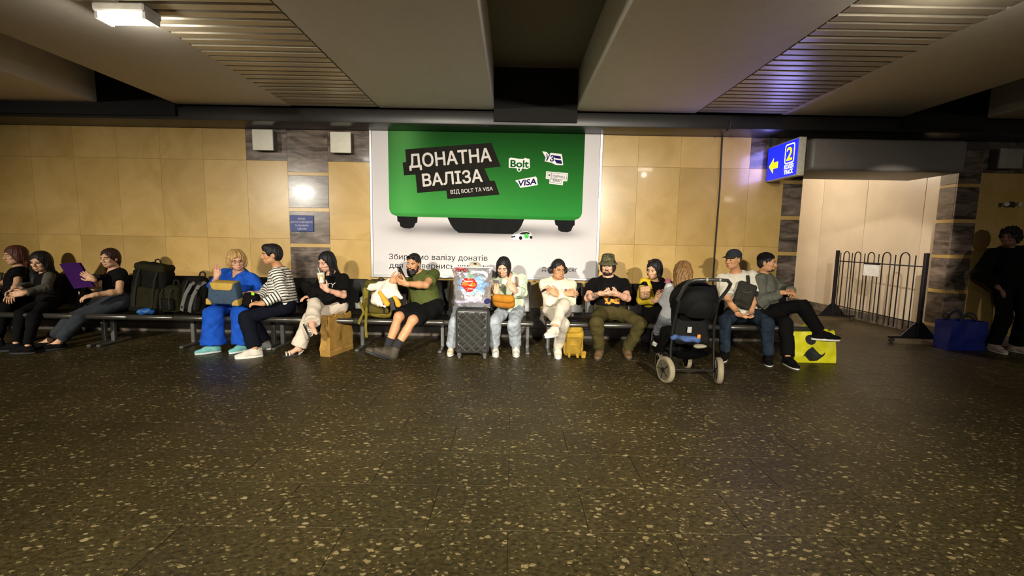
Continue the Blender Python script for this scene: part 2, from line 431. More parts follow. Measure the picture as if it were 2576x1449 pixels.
# ceiling: beams with painted undersides, strips of metal slats, deep recesses
CZ = 3.10
ceil = MB().bx(-9.2, 9.2, -9.2, 6.8, 3.62, 3.72).build('ceiling', M_RECESS_SHADE); ceil['kind'] = 'structure'
PER = 5.30
slat = None
for base in (-5.225-PER+.0, 0, PER):
    pass
cells = [(-4.40, -2.90, -1.77, -.275), (.805, 2.35, 3.45, 5.03)]
cells = [(a-2*5.215, b-2*5.215, c-2*5.215, d-2*5.215) for a, b, c, d in cells[1:]] + cells + [(6.10, 7.6, 8.72, 9.2)]
for a, b, c, d in cells:
    for x0, x1 in ((a, b), (c, d)):
        if x1 < -9: continue
        MB().bx(max(x0, -9.1), x1, -9, 6.0, CZ, 3.62, .02, 2).build('ceiling_panel', M_PANEL, ceil)
    if c < -9: continue
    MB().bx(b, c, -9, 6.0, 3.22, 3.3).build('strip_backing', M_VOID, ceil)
    y = 5.90
    while y > 1.1:
        if slat is None:
            mb = MB(); L = 1.12
            mb.prism([(-.048, .012), (-.04, 0), (.04, 0), (.048, .012), (.048, .03), (.043, .03), (.043, .012), (.036, .006), (-.036, .006), (-.043, .012), (-.043, .03), (-.048, .03)], (-L/2, 0, 0), (0, 1, 0), (0, 0, 1), (L, 0, 0))
            slat = mb.build('slat', M_SLAT, None, smooth=0); o = slat; o.parent = ceil
        else:
            o = slat.copy(); COL.objects.link(o)
        o.location = ((b+c)/2, y, CZ-.002+.004*random.random()); o.scale = ((c-b)/1.12*.995, 1, 1); o.rotation_euler = (random.uniform(-.03, .03), 0, 0)
        y -= .12
end = MB()
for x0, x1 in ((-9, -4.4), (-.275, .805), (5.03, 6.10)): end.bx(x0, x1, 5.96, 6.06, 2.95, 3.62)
o = end.build('recess_end', M_VOID, ceil)  # unlit end walls, their shade put into a near-black colour
# ledge along the top of the wall
lg = MB().bx(-9, 9, 6.0, 6.47, 2.915, 3.07, .006, 2).build('trim_3', M_LEDGE); lg['kind'] = 'structure'
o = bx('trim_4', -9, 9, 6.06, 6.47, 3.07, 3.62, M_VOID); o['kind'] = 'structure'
# canopy box over the passage
cp = MB().bx(3.80, 5.80, 5.85, 6.68, 2.385, 2.79, .05, 4).build('trim_5', mat('canopy_paint', (.20, .18, .16), .45, var=.05)); cp['kind'] = 'structure'
o = bx('trim_6', 3.80, 6.62, 6.44, 6.72, 2.79, 3.7, mat('canopy_wall', (.05, .045, .04), .6)); o['kind'] = 'structure'

# ================================================================== benches
M_BENCH = mat('bench_steel', (.020, .019, .017), .32, metal=.5, var=.1)
M_TUBE = mat('bench_tube', (.10, .095, .08), .30, metal=.75, var=.1)
M_LEG = mat('bench_leg', (.13, .13, .12), .4, metal=.6)
SEATW = .55
def bench(x0, n, label):
    x1 = x0+n*SEATW; t = thing('bench', label, 'bench', ((x0+x1)/2, 5.69, 0), 'steel benches along the wall')
    for i in range(n):
        a, b = x0+i*SEATW+.006, x0+(i+1)*SEATW-.006
        prof = [(5.87, .425), (5.80, .412), (5.62, .408), (5.46, .418), (5.37, .428), (5.37, .416), (5.46, .404), (5.62, .394), (5.80, .398), (5.87, .411)]
        st = MB().prism(prof, (a, 0, 0), (0, 1, 0), (0, 0, 1), (b-a, 0, 0)).build('seat', M_BENCH, t)
        MB().tube([(a, 5.362, .408), (a+.01, 5.360, .408), (b-.01, 5.360, .408), (b, 5.362, .408)], [.028, .033, .033, .028], 14).build('front_roll', M_TUBE, st)
        bk = MB()
        R = frame_x(math.radians(17))
        bk.box(((a+b)/2, 5.955, .665), (b-a-.03, .03, .42), R, .013, 3); bb = bk.build('backrest', M_BENCH, t)
        for xx in (a+.022, b-.022):
            MB().tube([np.array(((xx), 5.955, .665))+R@np.array((0, -.012, z)) for z in (-.20, -.19, .19, .20)], [.010, .014, .014, .010], 8).build('side_roll', M_TUBE, bb)
    bx('beam', x0+.02, x1-.02, 5.66, 5.72, .33, .39, M_BENCH, t, .006)
    for xx in ([x0+.06, x1-.06] if n < 4 else [x0+.06, (x0+x1)/2, x1-.06]):
        lg_ = MB().bx(xx-.024, xx+.024, 5.665, 5.715, .03, .335, .006); lg_.bx(xx-.026, xx+.026, 5.45, 5.93, 0, .032, .008)
        lg_.build('leg', M_LEG, t)
        MB().tube([(xx, 5.70, .36), (xx, 5.86, .40), (xx, 5.93, .50), (xx, 6.02, .80)], .014, 8).build('bracket', M_BENCH, t)
def frame_x(a):
    c, s = math.cos(a), math.sin(a); return np.array([[1, 0, 0], [0, c, s], [0, -s, c]])
for x0, n, l in ((-7.43, 4, 'dark steel bench under the three people at the far left'), (-5.23, 4, 'dark steel bench under the dark backpacks and the woman in blue'), (-3.03, 4, 'dark steel bench under the olive backpack and the bearded man'), (-.83, 2, 'short dark steel bench behind the quilted suitcase'), (.42, 3, 'dark steel bench under the man with headphones'), (2.08, 3, 'dark steel bench under the man in the cap')):
    bench(x0, n, l)

# ================================================================== advertising poster
PY = WALL_Y-.035
def pw_(zx, zy, Y=PY):
    """a point of the poster, read in the enlarged view of it (3.623 times, from 920, 300)"""
    q = at(920+zx/3.6233, 300+zy/3.6233, Y); return (q[0], q[2])
bill = thing('poster', 'large advertising poster with a giant green suitcase on white', 'poster', (-.4, WALL_Y, 2.0))
X0, X1, Z0, Z1 = -2.035, 1.235, .86, 2.965
M_ALU = mat('aluminium', (.55, .55, .55), .35, metal=.7, var=.04)
M_SHEET = mat('poster_white', (.63, .595, .595), .85, spec=.06, var=.02, scale=1.5)
bx('sheet', X0+.02, X1-.02, PY, PY+.02, Z0+.02, Z1-.02, M_SHEET, bill)
for nm, a in (('frame', (X0, X0+.035, Z0, Z1)), ('frame', (X1-.035, X1, Z0, Z1)), ('frame', (X0+.035, X1-.035, Z1-.035, Z1)), ('frame', (X0+.035, X1-.035, Z0, Z0+.035))):
    bx(nm, a[0], a[1], PY-.014, PY+.03, a[2], a[3], M_ALU, bill, .004)
def flat_poly(name, pts, m, parent, lay=1, raw=False):
    q = [pw_(*p) for p in pts] if not raw else pts
    return MB().prism(q, (0, PY-.0012*lay, 0), (1, 0, 0), (0, 0, 1), (0, .0011, 0)).build(name, m, parent, smooth=0)
def vcol_mat(name, rough=.55):
    m = bpy.data.materials.new(name); m.use_nodes = True; nt = m.node_tree; B = nt.nodes['Principled BSDF']; B.inputs['Roughness'].default_value = .85; B.inputs['Specular IOR Level'].default_value = .06
    a = nt.nodes.new('ShaderNodeVertexColor'); a.layer_name = 'print'; nt.links.new(a.outputs['Color'], B.inputs['Base Color']); return m
def print_grid(name, fn, col, nu, nv, parent, lay, m=None):
    """a flat printed sheet whose ink varies from point to point"""
    mb = MB(); mb.grid(lambda u, v: (lambda q: (q[0], PY-.0012*lay, q[1]))(pw_(*fn(u, v))), nu, nv)
    me_ob = mb.build(name, m or vcol_mat(name+'_ink'), parent, smooth=180); me = me_ob.data
    ca = me.color_attributes.new('print', 'FLOAT_COLOR', 'POINT')
    for i in range(nu+1):
        for j in range(nv+1): ca.data[i*(nv+1)+j].color = (*col(i/nu, j/nv), 1)
    return me_ob
W_ = np.array((.63, .595, .595))
def shadow_col(u, v):
    d = math.exp(-((v-.42)/.24)**2)*(.25+.75*math.exp(-((u-.5)/.30)**2))+.35*math.exp(-((u-.13)/.07)**2-((v-.42)/.14)**2)+.45*math.exp(-((u-.90)/.07)**2-((v-.48)/.16)**2)
    e = min(1, 6*u, 6*(1-u), 5*v, 5*(1-v)); return W_*(1-.82*min(d, 1)*max(e, 0))
print_grid('printed_shadow', lambda u, v: (70+2020*u, 890+40*u+250*v), shadow_col, 60, 20, bill, 1)
flat_poly('printed_wheel', [(285, 870), (475, 880), (470, 940), (452, 950), (438, 985), (400, 996), (345, 992), (315, 975), (308, 940), (290, 930)], mat('print_black', (.012, .012, .012), .85, spec=.06), bill, 2)
flat_poly('printed_wheel', [(1718, 905), (1905, 905), (1905, 965), (1890, 975), (1870, 1020), (1835, 1030), (1780, 1025), (1755, 1010), (1750, 975), (1728, 960)], mat('print_black', (.012, .012, .012), .85, spec=.06), bill, 2)
flat_poly('printed_wheel', [(740, 885), (1448, 905), (1420, 970), (1390, 1015), (1340, 1046), (850, 1036), (808, 1005), (775, 960)], mat('print_black', (.012, .012, .012), .85, spec=.06), bill, 2)
def green_pt(u, v):
    # rounded bottom corners
    xl = 202+14*v; xr = 2000-32*v
    yb = 885+38*u; yt = 82+47*u
    r = 75; y = yt+(yb-yt)*v
    x = xl+(xr-xl)*u; dy = yb-y
    if dy < r:
        ins = r-math.sqrt(max(r*r-(r-dy)**2, 0)); x = (xl+ins)+(xr-xl-2*ins)*u
    return (x, y)
def green_col(u, v):
    base = np.array((.008, .050, .008))*(1-v)**1.2+np.array((.030, .25, .04))*(v**1.1)
    hi = math.exp(-((u-.07)/.10)**2)*(1-.55*v)*.18+math.exp(-((u-.28)/.35)**2-((v-.85)/.35)**2)*.06
    lo = .75 if v > .965 else 1
    return np.clip((base+np.array((.35, 1, .30))*hi)*lo, 0, 1)
print_grid('printed_suitcase', green_pt, green_col, 48, 40, bill, 3)
M_INK = mat('print_ink', (.016, .015, .012), .85, spec=.06); M_LETTER = mat('print_grey_letters', (.62, .58, .54), .85, spec=.06, var=.05)
flat_poly('printed_band', [(360, 275), (1145, 215), (1232, 432), (1082, 448), (1132, 562), (1175, 560), (1220, 688), (745, 727), (735, 650), (470, 672), (455, 505), (350, 512), (337, 395), (370, 388)], M_INK, bill, 4)
def ptext(s, zx0, zy0, zx1, zy1, cap, m, lay=5, offset=0.0, shear=0.0, straight=False, parent=None, font_cap=.729):
    """lettering from one baseline point to another, cap height in the enlarged view's pixels"""
    a, b = np.array(pw_(zx0, zy0)), np.array(pw_(zx1, zy1)); Lw = np.linalg.norm(b-a)
    if straight: b = a+np.array((Lw, 0))
    u = (b-a)/Lw; ux = (u[0], 0, u[1]); uy = (-u[1], 0, u[0])
    hgt = np.linalg.norm(np.array(pw_(zx0, zy0-cap))-a)
    return text_mesh(s, hgt/font_cap, (a[0], PY-.0012*lay, a[1]), ux, uy, m, parent or bill, 'lettering', offset=offset, shear=shear, depth=.0008, width=Lw)
ptext('ДОНАТНА', 398, 443, 1150, 382, 120, M_LETTER, offset=.022)
ptext('ВАЛІЗА', 522, 612, 1068, 568, 112, M_LETTER, offset=.022)
ptext('ВІД BOLT ТА VISA', 776, 682, 1160, 648, 36, mat('print_white2', (.7, .66, .64), .85, spec=.06), offset=.004)
M_BLK = mat('print_text', (.02, .018, .02), .85, spec=.06)
ptext('Збираємо валізу донатів', 213, 1275, 1110, 1281, 50, M_BLK, lay=2, straight=True)
ptext('для «Повернись живим»', 215, 1354, 1120, 1360, 50, M_BLK, lay=2, straight=True)
ptext('Долучишся?', 1603, 1384, 1920, 1387, 38, M_BLK, lay=2, straight=True)
M_STK = mat('sticker_white', (.80, .77, .74), .85, spec=.06, var=.02); M_NAVY = mat('sticker_navy', (.012, .012, .10), .85, spec=.06); M_GRN = mat('sticker_green', (.01, .10, .02), .85, spec=.06)
flat_poly('sticker', [(1304, 360), (1322, 350), (1395, 360), (1440, 362), (1450, 352), (1470, 358), (1494, 362), (1496, 440), (1470, 456), (1425, 448), (1416, 472), (1398, 480), (1380, 470), (1376, 446), (1304, 442)], M_STK, bill, 4)
ptext('Bolt', 1318, 435, 1486, 440, 66, M_GRN, lay=5, offset=.03)
flat_poly('sticker_dot', [(1398+11*math.cos(a), 460+11*math.sin(a)) for a in np.linspace(0, 2*math.pi, 14, endpoint=False)], M_GRN, bill, 5)
flat_poly('sticker', [(1608, 292), (1650, 300), (1668, 322), (1690, 306), (1785, 318), (1792, 345), (1800, 420), (1735, 418), (1690, 396), (1630, 384), (1640, 350)], M_STK, bill, 4)
ptext('У', 1636, 374, 1672, 380, 58, M_NAVY, lay=5, offset=.03); ptext('З', 1676, 381, 1712, 387, 56, M_NAVY, lay=5, offset=.03)
for q in ([(1712, 330), (1776, 338), (1780, 362), (1724, 355)], [(1718, 368), (1782, 375), (1790, 408), (1740, 402)]): flat_poly('sticker_bar', q, M_NAVY, bill, 5)
flat_poly('sticker', [(1362, 560), (1405, 548), (1550, 522), (1560, 535), (1568, 600), (1480, 615), (1408, 626), (1392, 590)], M_STK, bill, 4)
ptext('VISA', 1396, 611, 1556, 590, 54, M_NAVY, lay=5, offset=.025, shear=.18)
flat_poly('sticker', [(1645, 474), (1845, 492), (1836, 566), (1800, 564), (1796, 602), (1672, 588), (1676, 548), (1640, 542)], M_STK, bill, 4)
M_GRY = mat('sticker_grey', (.10, .09, .085), .85, spec=.06)
def outline(pts, w_, m, lay):
    n = len(pts)
    for i in range(n):
        a, b = np.array(pts[i], float), np.array(pts[(i+1) % n], float); d = b-a; d /= np.linalg.norm(d); nn = np.array((-d[1], d[0]))*w_
        flat_poly('sticker_line', [tuple(a-nn), tuple(b-nn), tuple(b+nn), tuple(a+nn)], m, bill, lay)
outline([(1656, 486), (1834, 502), (1828, 556), (1652, 534)], 1.6, M_GRY, 5); outline([(1686, 545), (1784, 556), (1780, 586), (1684, 576)], 1.6, M_GRY, 5)
outline([(1692, 489), (1694, 489.5), (1690, 539.5), (1688, 539)], 1.2, M_GRY, 5)
ptext('ПОВЕРНИСЬ', 1700, 530, 1816, 542, 24, M_GRY, lay=5, offset=.02); ptext('ЖИВИМ', 1702, 569, 1770, 576, 20, M_GRY, lay=5, offset=.02)
flat_poly('sticker_heart', [(1672, 522), (1662, 508), (1666, 500), (1672, 505), (1679, 501), (1683, 510)], M_GRY, bill, 5)
flat_poly('printed_car', [(1322, 1086), (1324, 1066), (1345, 1052), (1388, 1044), (1420, 1026), (1470, 1022), (1500, 1032), (1516, 1056), (1518, 1084), (1500, 1096), (1340, 1098)], mat('print_carwhite', (.72, .72, .72), .85, spec=.06), bill, 5)
flat_poly('printed_window', [(1394, 1046), (1424, 1030), (1468, 1026), (1494, 1034), (1496, 1046), (1440, 1050)], M_INK, bill, 6)
flat_poly('printed_grille', [(1326, 1068), (1362, 1062), (1366, 1074), (1326, 1080)], M_INK, bill, 6)
for cx, cy, rr, mm in ((1412, 1082, 15, M_INK), (1506, 1076, 13, M_INK), (1466, 1064, 21, mat('print_cargreen', (.08, .45, .08), .85, spec=.06))):
    flat_poly('printed_disc', [(cx+rr*math.cos(a), cy+rr*math.sin(a)*1.12) for a in np.linspace(0, 2*math.pi, 16, endpoint=False)], mm, bill, 7)
flat_poly('printed_caption', [(85, 66), (405, 74), (405, 78), (85, 70)], M_GRY, bill, 2)

# ================================================================== signs, speakers, cable on the wall
SX = 3.565
sg = thing('direction_sign', 'lit blue direction sign with a yellow arrow and the number 2', 'sign', (SX+.05, 6.1, 2.3))
def glow(name, c, s):
    m = bpy.data.materials.new(name); m.use_nodes = True; B = m.node_tree.nodes['Principled BSDF']
    B.inputs['Base Color'].default_value = (*c, 1); B.inputs['Emission Color'].default_value = (*c, 1); B.inputs['Emission Strength'].default_value = s; return m
bx('housing', SX+.004, SX+.095, 5.75, 6.43, 2.30, 2.775, mat('sign_housing', (.62, .58, .46), .4), sg, .006, 2)
bx('face', SX-.004, SX+.004, 5.765, 6.415, 2.318, 2.757, glow('sign_blue', (.003, .008, .60), 3.5), sg)
G_Y, G_W = glow('sign_yellow', (.95, .72, .0), 1.6), glow('sign_white', (1, 1, 1), 2.5)
FX = SX-.0055
def sface(y, z): return np.array((FX, y, z))
ar = [(0, 0), (.105, .105), (.105, .042), (.21, .042), (.21, -.042), (.105, -.042), (.105, -.105)]
MB().prism([(x, y) for x, y in ar], sface(6.37, 2.50), (0, -1, 0), (0, 0, 1), (-.001, 0, 0)).build('arrow', G_Y, sg, smooth=0)
def rrect(w_, h_, r):
    p = []
    for cx, cy, a0 in ((w_/2-r, h_/2-r, 0), (-w_/2+r, h_/2-r, 90), (-w_/2+r, -h_/2+r, 180), (w_/2-r, -h_/2+r, 270)):
        for k in range(5): a = math.radians(a0+22.5*k); p.append((cx+r*math.cos(a), cy+r*math.sin(a)))
    return p
oc = sface(5.915, 2.60); mb = MB(); o_, i_ = rrect(.20, .25, .035), rrect(.172, .222, .024)
vo = [mb.bm.verts.new(oc+np.array((-.001, -x, y))) for x, y in o_]; vi = [mb.bm.verts.new(oc+np.array((-.001, -x, y))) for x, y in i_]
for k in range(len(vo)): mb.bm.faces.new((vo[k], vo[(k+1) % len(vo)], vi[(k+1) % len(vo)], vi[k]))
mb.build('number_frame', G_W, sg, smooth=0)
text_mesh('2', .235, sface(5.915+.068, 2.517), (0, -1, 0), (0, 0, 1), G_Y, sg, offset=.02, depth=.001, width=.125)
text_mesh('КОЛІЯ', .075, sface(6.01, 2.41), (0, -1, 0), (0, 0, 1), G_W, sg, offset=.02, depth=.001, width=.19)
text_mesh('TRACK', .075, sface(6.01, 2.345), (0, -1, 0), (0, 0, 1), G_W, sg, offset=.02, depth=.001, width=.19)
area('sign_light', (SX-.03, 6.09, 2.54), (0, 6.09, 2.60), .62, .42, 6.5, (.36, .34, 1.0))
bx('bracket', SX+.02, SX+.08, 6.38, 6.45, 2.5, 2.9, M_LEG, sg)
pl = thing('plaque', 'small blue plaque with four lines of white writing on the dark stone', 'plaque', (-3.035, WALL_Y-.01, 1.6))
a = at(729, 541, 6.43); b = at(789, 583, 6.43)
bx('plate', a[0], b[0], 6.428, 6.445, b[2], a[2], mat('plaque_blue', (.006, .028, .18), .4), pl, .003)
for i, (s_, wd) in enumerate((('МІСЦЕ', .10), ('ДЛЯ ОСІБ З ІНВАЛІДНІСТЮ', .315), ('ТА ПАСАЖИРІВ', .19), ('З ДІТЬМИ', .13))):
    text_mesh(s_, .034, ((a[0]+b[0])/2, 6.4265, a[2]-.062-.047*i), (1, 0, 0), (0, 0, 1), mat('plaque_white', (.62, .6, .56), .5), pl, depth=.001, align='CENTER', width=wd)
M_SPK = mat('speaker_white', (.72, .68, .56), .6, var=.05)
def speaker(x0, x1, z0, z1, label, m):
    t = thing('loudspeaker', label, 'loudspeaker', ((x0+x1)/2, WALL_Y, z0), 'wall loudspeakers')
    bx('cabinet', x0+.006, x1-.006, WALL_Y-.11, WALL_Y, z0+.006, z1-.006, mat('speaker_side', (.10, .095, .085), .6), t, .006)
    g = bx('grille', x0, x1, WALL_Y-.135, WALL_Y-.11, z0, z1, m, t, .008, 2)
    mb = MB()
    return t
k = .98
speaker(-3.62, -3.335, 2.60, 2.88, 'square white loudspeaker left of the dark stone column', M_SPK)
speaker(-2.545, -2.26, 2.585, 2.865, 'square white loudspeaker right of the dark stone column', M_SPK)
speaker(6.70, 7.03, 2.53, 2.80, 'square loudspeaker on the dim wall at far right', mat('speaker_grey', (.26, .245, .21), .6))
em = thing('emergency_light', 'small twin-headed emergency light on the dim wall at far right', 'light', tuple(at(2540, 514, 6.42)))
e0 = at(2540, 514, 6.42)
bx('base', e0[0]-.05, e0[0]+.05, 6.39, 6.45, e0[2]-.035, e0[2]+.035, C_DARKP if 'C_DARKP' in globals() else mat('dark_plastic', (.02, .02, .02), .5), em, .01)
for sx in (-1, 1):
    MB().lathe([(0, -.02), (.022, -.02), (.034, .03), (.030, .034), (0, .034)], (e0[0]+sx*.088, 6.40, e0[2]), 16, (sx*.2, -1, -.1)).build('lamp_head', mat('lamp_grey', (.5, .48, .42), .4), em)
cb = []
for (x, y, Y) in ((1838, 303, 5.99), (1838, 312, 5.985), (1836, 318, 5.985), (1832, 326, 5.99), (1818, 334, 6.35), (1817, 345, 6.435), (1811, 470, 6.435), (1804, 560, 6.435), (1797, 650, 6.435), (1790, 760, 6.435)): cb.append(at(x, y, Y))
tag(MB().tube(cb, .011, 8).build('cable', mat('cable_black', (.02, .016, .012), .6)), 'dark cable hanging down the marble wall from the ledge', 'cable')
def ceiling_lamp(x, y, label):
    t = thing('ceiling_lamp', label, 'lamp', (x, y, CZ), 'twin tube lamps under the slatted ceiling strips')
    bx('housing', x-.19, x+.19, y-.09, y+.09, CZ-.06, CZ-.001, mat('lamp_housing', (.6, .58, .52), .5), t, .01)
    for dy in (-.045, .045):
        MB().tube([(x-.165, y+dy, CZ-.085), (x+.165, y+dy, CZ-.085)], .018, 10).build('tube', glow('tube_glow', (1, .95, .88), 30), t)
    for dx in (-.175, .175): bx('socket', x+dx-.012, x+dx+.012, y-.07, y+.07, CZ-.105, CZ-.055, mat('lamp_housing', (.6, .58, .52), .5), t)
    point('lamp_glow', (x, y, CZ-.20), 8, (1, .95, .88), .05)
l_ = atz(322, 52, 3.01); ceiling_lamp(l_[0], l_[1], 'glowing twin tube ceiling lamp at upper left')
l_ = atz(2470, -30, 3.01); ceiling_lamp(l_[0], l_[1], 'glowing twin tube ceiling lamp at upper right')

# ================================================================== barrier in the passage
fa, fb = atz(2092, 805, 0), atz(2306, 864, 0)
fa, fb = np.array((fa[0], fa[1], 0)), np.array((fb[0], fb[1], 0))
FH = 1.34
bar = thing('barrier', 'black hooped metal crowd barrier standing in the passage', 'barrier', tuple((fa+fb)/2))
M_BLKM = mat('black_iron', (.012, .010, .011), .45, metal=.3)
fd = fb-fa; fL = np.linalg.norm(fd); fu = fd/fL; fn = np.array((-fu[1], fu[0], 0))
def fp(t, z, s=0): return fa+fd*t+np.array((0, 0, z))+fn*s
Rf = np.stack([fu, fn, np.array((0, 0, 1.0))], 1)
for t in (0.0, 1.0):
    MB().box(fp(t, .10+(FH-.10)/2), (.05, .05, FH-.10), Rf, .004).build('post', M_BLKM, bar)
    ft = MB(); ft.box(fp(t, .09), (.06, .80, .03), Rf, .004)
    ft.prism([(-.24, .105), (.24, .105), (.05, .32), (-.05, .32)], fp(t, 0)-fu*.006, fn, (0, 0, 1), fu*.012); ft_ = ft.build('foot', M_BLKM, bar)
    for s_ in (-.36, .36):
        cs = MB(); cs.lathe([(0, -.015), (.036, -.015), (.040, -.008), (.040, .008), (.036, .015), (0, .015)], fp(t, .042, s_), 16, fu); cs.box(fp(t, .066, s_), (.045, .05, .035), Rf, .004); cs.build('caster', mat('caster_rubber', (.05, .045, .035), .7), ft_)
zr0, zr1 = .30, FH-.20
for z in (zr0, zr1): MB().tube([fp(.02, z), fp(.98, z)], .010, 8).build('rail', M_BLKM, bar)
pat = [('bar', .045), ('hoop', .09, .165), ('bar', .205), ('hoop', .24, .315), ('bar', .365), ('hoop', .405, .48), ('bar', .53), ('hoop', .575, .66), ('bar', .71), ('hoop', .76, .85), ('bar', .905)]
for q in pat:
    if q[0] == 'bar': MB().tube([fp(q[1], .16), fp(q[1], FH-.04)], .008, 8).build('bar', M_BLKM, bar)
    else:
        m_, h_ = (q[1]+q[2])/2, (q[2]-q[1])/2
        pts = [fp(q[1], .16)]+[fp(m_-h_*math.cos(a), FH-.09+h_*fL*math.sin(a)) for a in np.linspace(0, math.pi, 9)]+[fp(q[2], .16)]
        MB().tube(pts, .009, 8).build('hoop', M_BLKM, bar)
nt_ = thing('notice', 'white paper notice hanging on the top rail of the barrier', 'notice', tuple(fp(.47, zr1-.2)))
MB().box(fp(.47, zr1-.115, -.02), (.36, .004, .20), Rf).build('sheet', mat('paper_white', (.8, .8, .78), .8), nt_)
MB().box(fp(.47, zr1-.005, -.02), (.37, .014, .035), Rf, .003).build('clip_bar', M_BLKM, nt_)

# ================================================================== figures: smooth solids blended from limbs, meshed by surface nets
def V(*a): return np.array(a, float)
def unit(v): v = np.asarray(v, float); return v/(np.linalg.norm(v)+1e-12)
class Prim:
    def __init__(s, lo, hi, f): s.lo, s.hi, s.f = np.asarray(lo, float), np.asarray(hi, float), f
def rc(a, b, ra, rb):
    """limb: a segment with a radius at each end"""
    a, b = np.asarray(a, float), np.asarray(b, float); ba = b-a; L2 = float(ba@ba)+1e-12
    def f(X, Y, Z):
        x, y, z = X-a[0], Y-a[1], Z-a[2]
        t = np.clip((x*ba[0]+y*ba[1]+z*ba[2])/L2, 0, 1)
        return np.sqrt((x-t*ba[0])**2+(y-t*ba[1])**2+(z-t*ba[2])**2) - (ra+(rb-ra)*t)
    r = max(ra, rb); return Prim(np.minimum(a, b)-r, np.maximum(a, b)+r, f)
def cc(a, b, ra, rb):
    """sleeve or trouser leg: the same with flat ends"""
    a, b = np.asarray(a, float), np.asarray(b, float); ba = b-a; L = float(np.linalg.norm(ba))+1e-9; n = ba/L
    def f(X, Y, Z):
        x, y, z = X-a[0], Y-a[1], Z-a[2]
        t = x*n[0]+y*n[1]+z*n[2]
        d = np.sqrt(np.maximum((x-t*n[0])**2+(y-t*n[1])**2+(z-t*n[2])**2, 0)) - (ra+(rb-ra)*np.clip(t/L, 0, 1))
        return np.maximum(d, np.abs(t-L/2)-L/2)
    r = max(ra, rb); return Prim(np.minimum(a, b)-r, np.maximum(a, b)+r, f)
def el(c, r, R=None):
    c, r = np.asarray(c, float), np.asarray(r, float); R = np.eye(3) if R is None else np.asarray(R)
    def f(X, Y, Z):
        x, y, z = X-c[0], Y-c[1], Z-c[2]
        p = [x*R[0, i]+y*R[1, i]+z*R[2, i] for i in range(3)]
        k0 = np.sqrt((p[0]/r[0])**2+(p[1]/r[1])**2+(p[2]/r[2])**2)
        k1 = np.sqrt((p[0]/r[0]**2)**2+(p[1]/r[1]**2)**2+(p[2]/r[2]**2)**2)
        return np.where(k0 < 1e-4, -r.min(), k0*(k0-1)/np.maximum(k1, 1e-6))
    e = np.sqrt((R**2) @ (r**2)); return Prim(c-e, c+e, f)
def rbox(c, h, rad, R=None):
    c, h = np.asarray(c, float), np.asarray(h, float); R = np.eye(3) if R is None else np.asarray(R)
    def f(X, Y, Z):
        x, y, z = X-c[0], Y-c[1], Z-c[2]
        q = [np.abs(x*R[0, i]+y*R[1, i]+z*R[2, i])-h[i]+rad for i in range(3)]
        o = np.sqrt(np.maximum(q[0], 0)**2+np.maximum(q[1], 0)**2+np.maximum(q[2], 0)**2)
        return o+np.minimum(np.maximum(q[0], np.maximum(q[1], q[2])), 0)-rad
    e = np.abs(R) @ h; return Prim(c-e, c+e, f)
def half(p, n):
    """half space: inside where (x-p).n < 0"""
    p = np.asarray(p, float); n = unit(n)
    return Prim([-1e3]*3, [1e3]*3, lambda X, Y, Z: (X-p[0])*n[0]+(Y-p[1])*n[1]+(Z-p[2])*n[2])
def evalops(ops, lo, hi, h):
    n = np.maximum(np.ceil((hi-lo)/h).astype(int)+1, 3)
    ax = [(lo[i]+h*np.arange(n[i])).astype(np.float32) for i in range(3)]
    D = np.full(n, .5, np.float32)
    for op in ops:
        kind, P, k = op[0], op[1], op[2]
        if kind == 'n':                                   # folds: gentle waves pushed into the surface
            amp, fr, sd = P; r = np.random.default_rng(sd)
            X, Y, Z = ax[0][:, None, None], ax[1][None, :, None], ax[2][None, None, :]
            for q in range(3):
                v = unit(r.normal(size=3))*fr*(.7+.7*r.random()); w_ = unit(r.normal(size=3))*fr*.45
                D += amp/2*np.sin(X*v[0]+Y*v[1]+Z*v[2]+1.6*np.sin(X*w_[0]+Y*w_[1]+Z*w_[2])+q)
            continue
        if kind == 'f':                                   # arbitrary displacement of the whole field
            D += P(ax[0][:, None, None], ax[1][None, :, None], ax[2][None, None, :]); continue
        m = k+3*h
        i0 = np.clip(np.floor((P.lo-m-lo)/h).astype(int), 0, n); i1 = np.clip(np.ceil((P.hi+m-lo)/h).astype(int)+1, 0, n)
        if kind == 'i': i0, i1 = np.zeros(3, int), n
        if (i1 <= i0).any(): continue
        sl = tuple(slice(a, b) for a, b in zip(i0, i1))
        d = P.f(ax[0][sl[0]][:, None, None], ax[1][sl[1]][None, :, None], ax[2][sl[2]][None, None, :]).astype(np.float32)
        A = D[sl]
        if kind == 'u':
            D[sl] = np.minimum(A, d) - (np.maximum(k-np.abs(A-d), 0)**2/(4*k) if k > 0 else 0)
        else:
            if kind == 's': d = -d
            D[sl] = np.maximum(A, d) + (np.maximum(k-np.abs(A-d), 0)**2/(4*k) if k > 0 else 0)
    return D
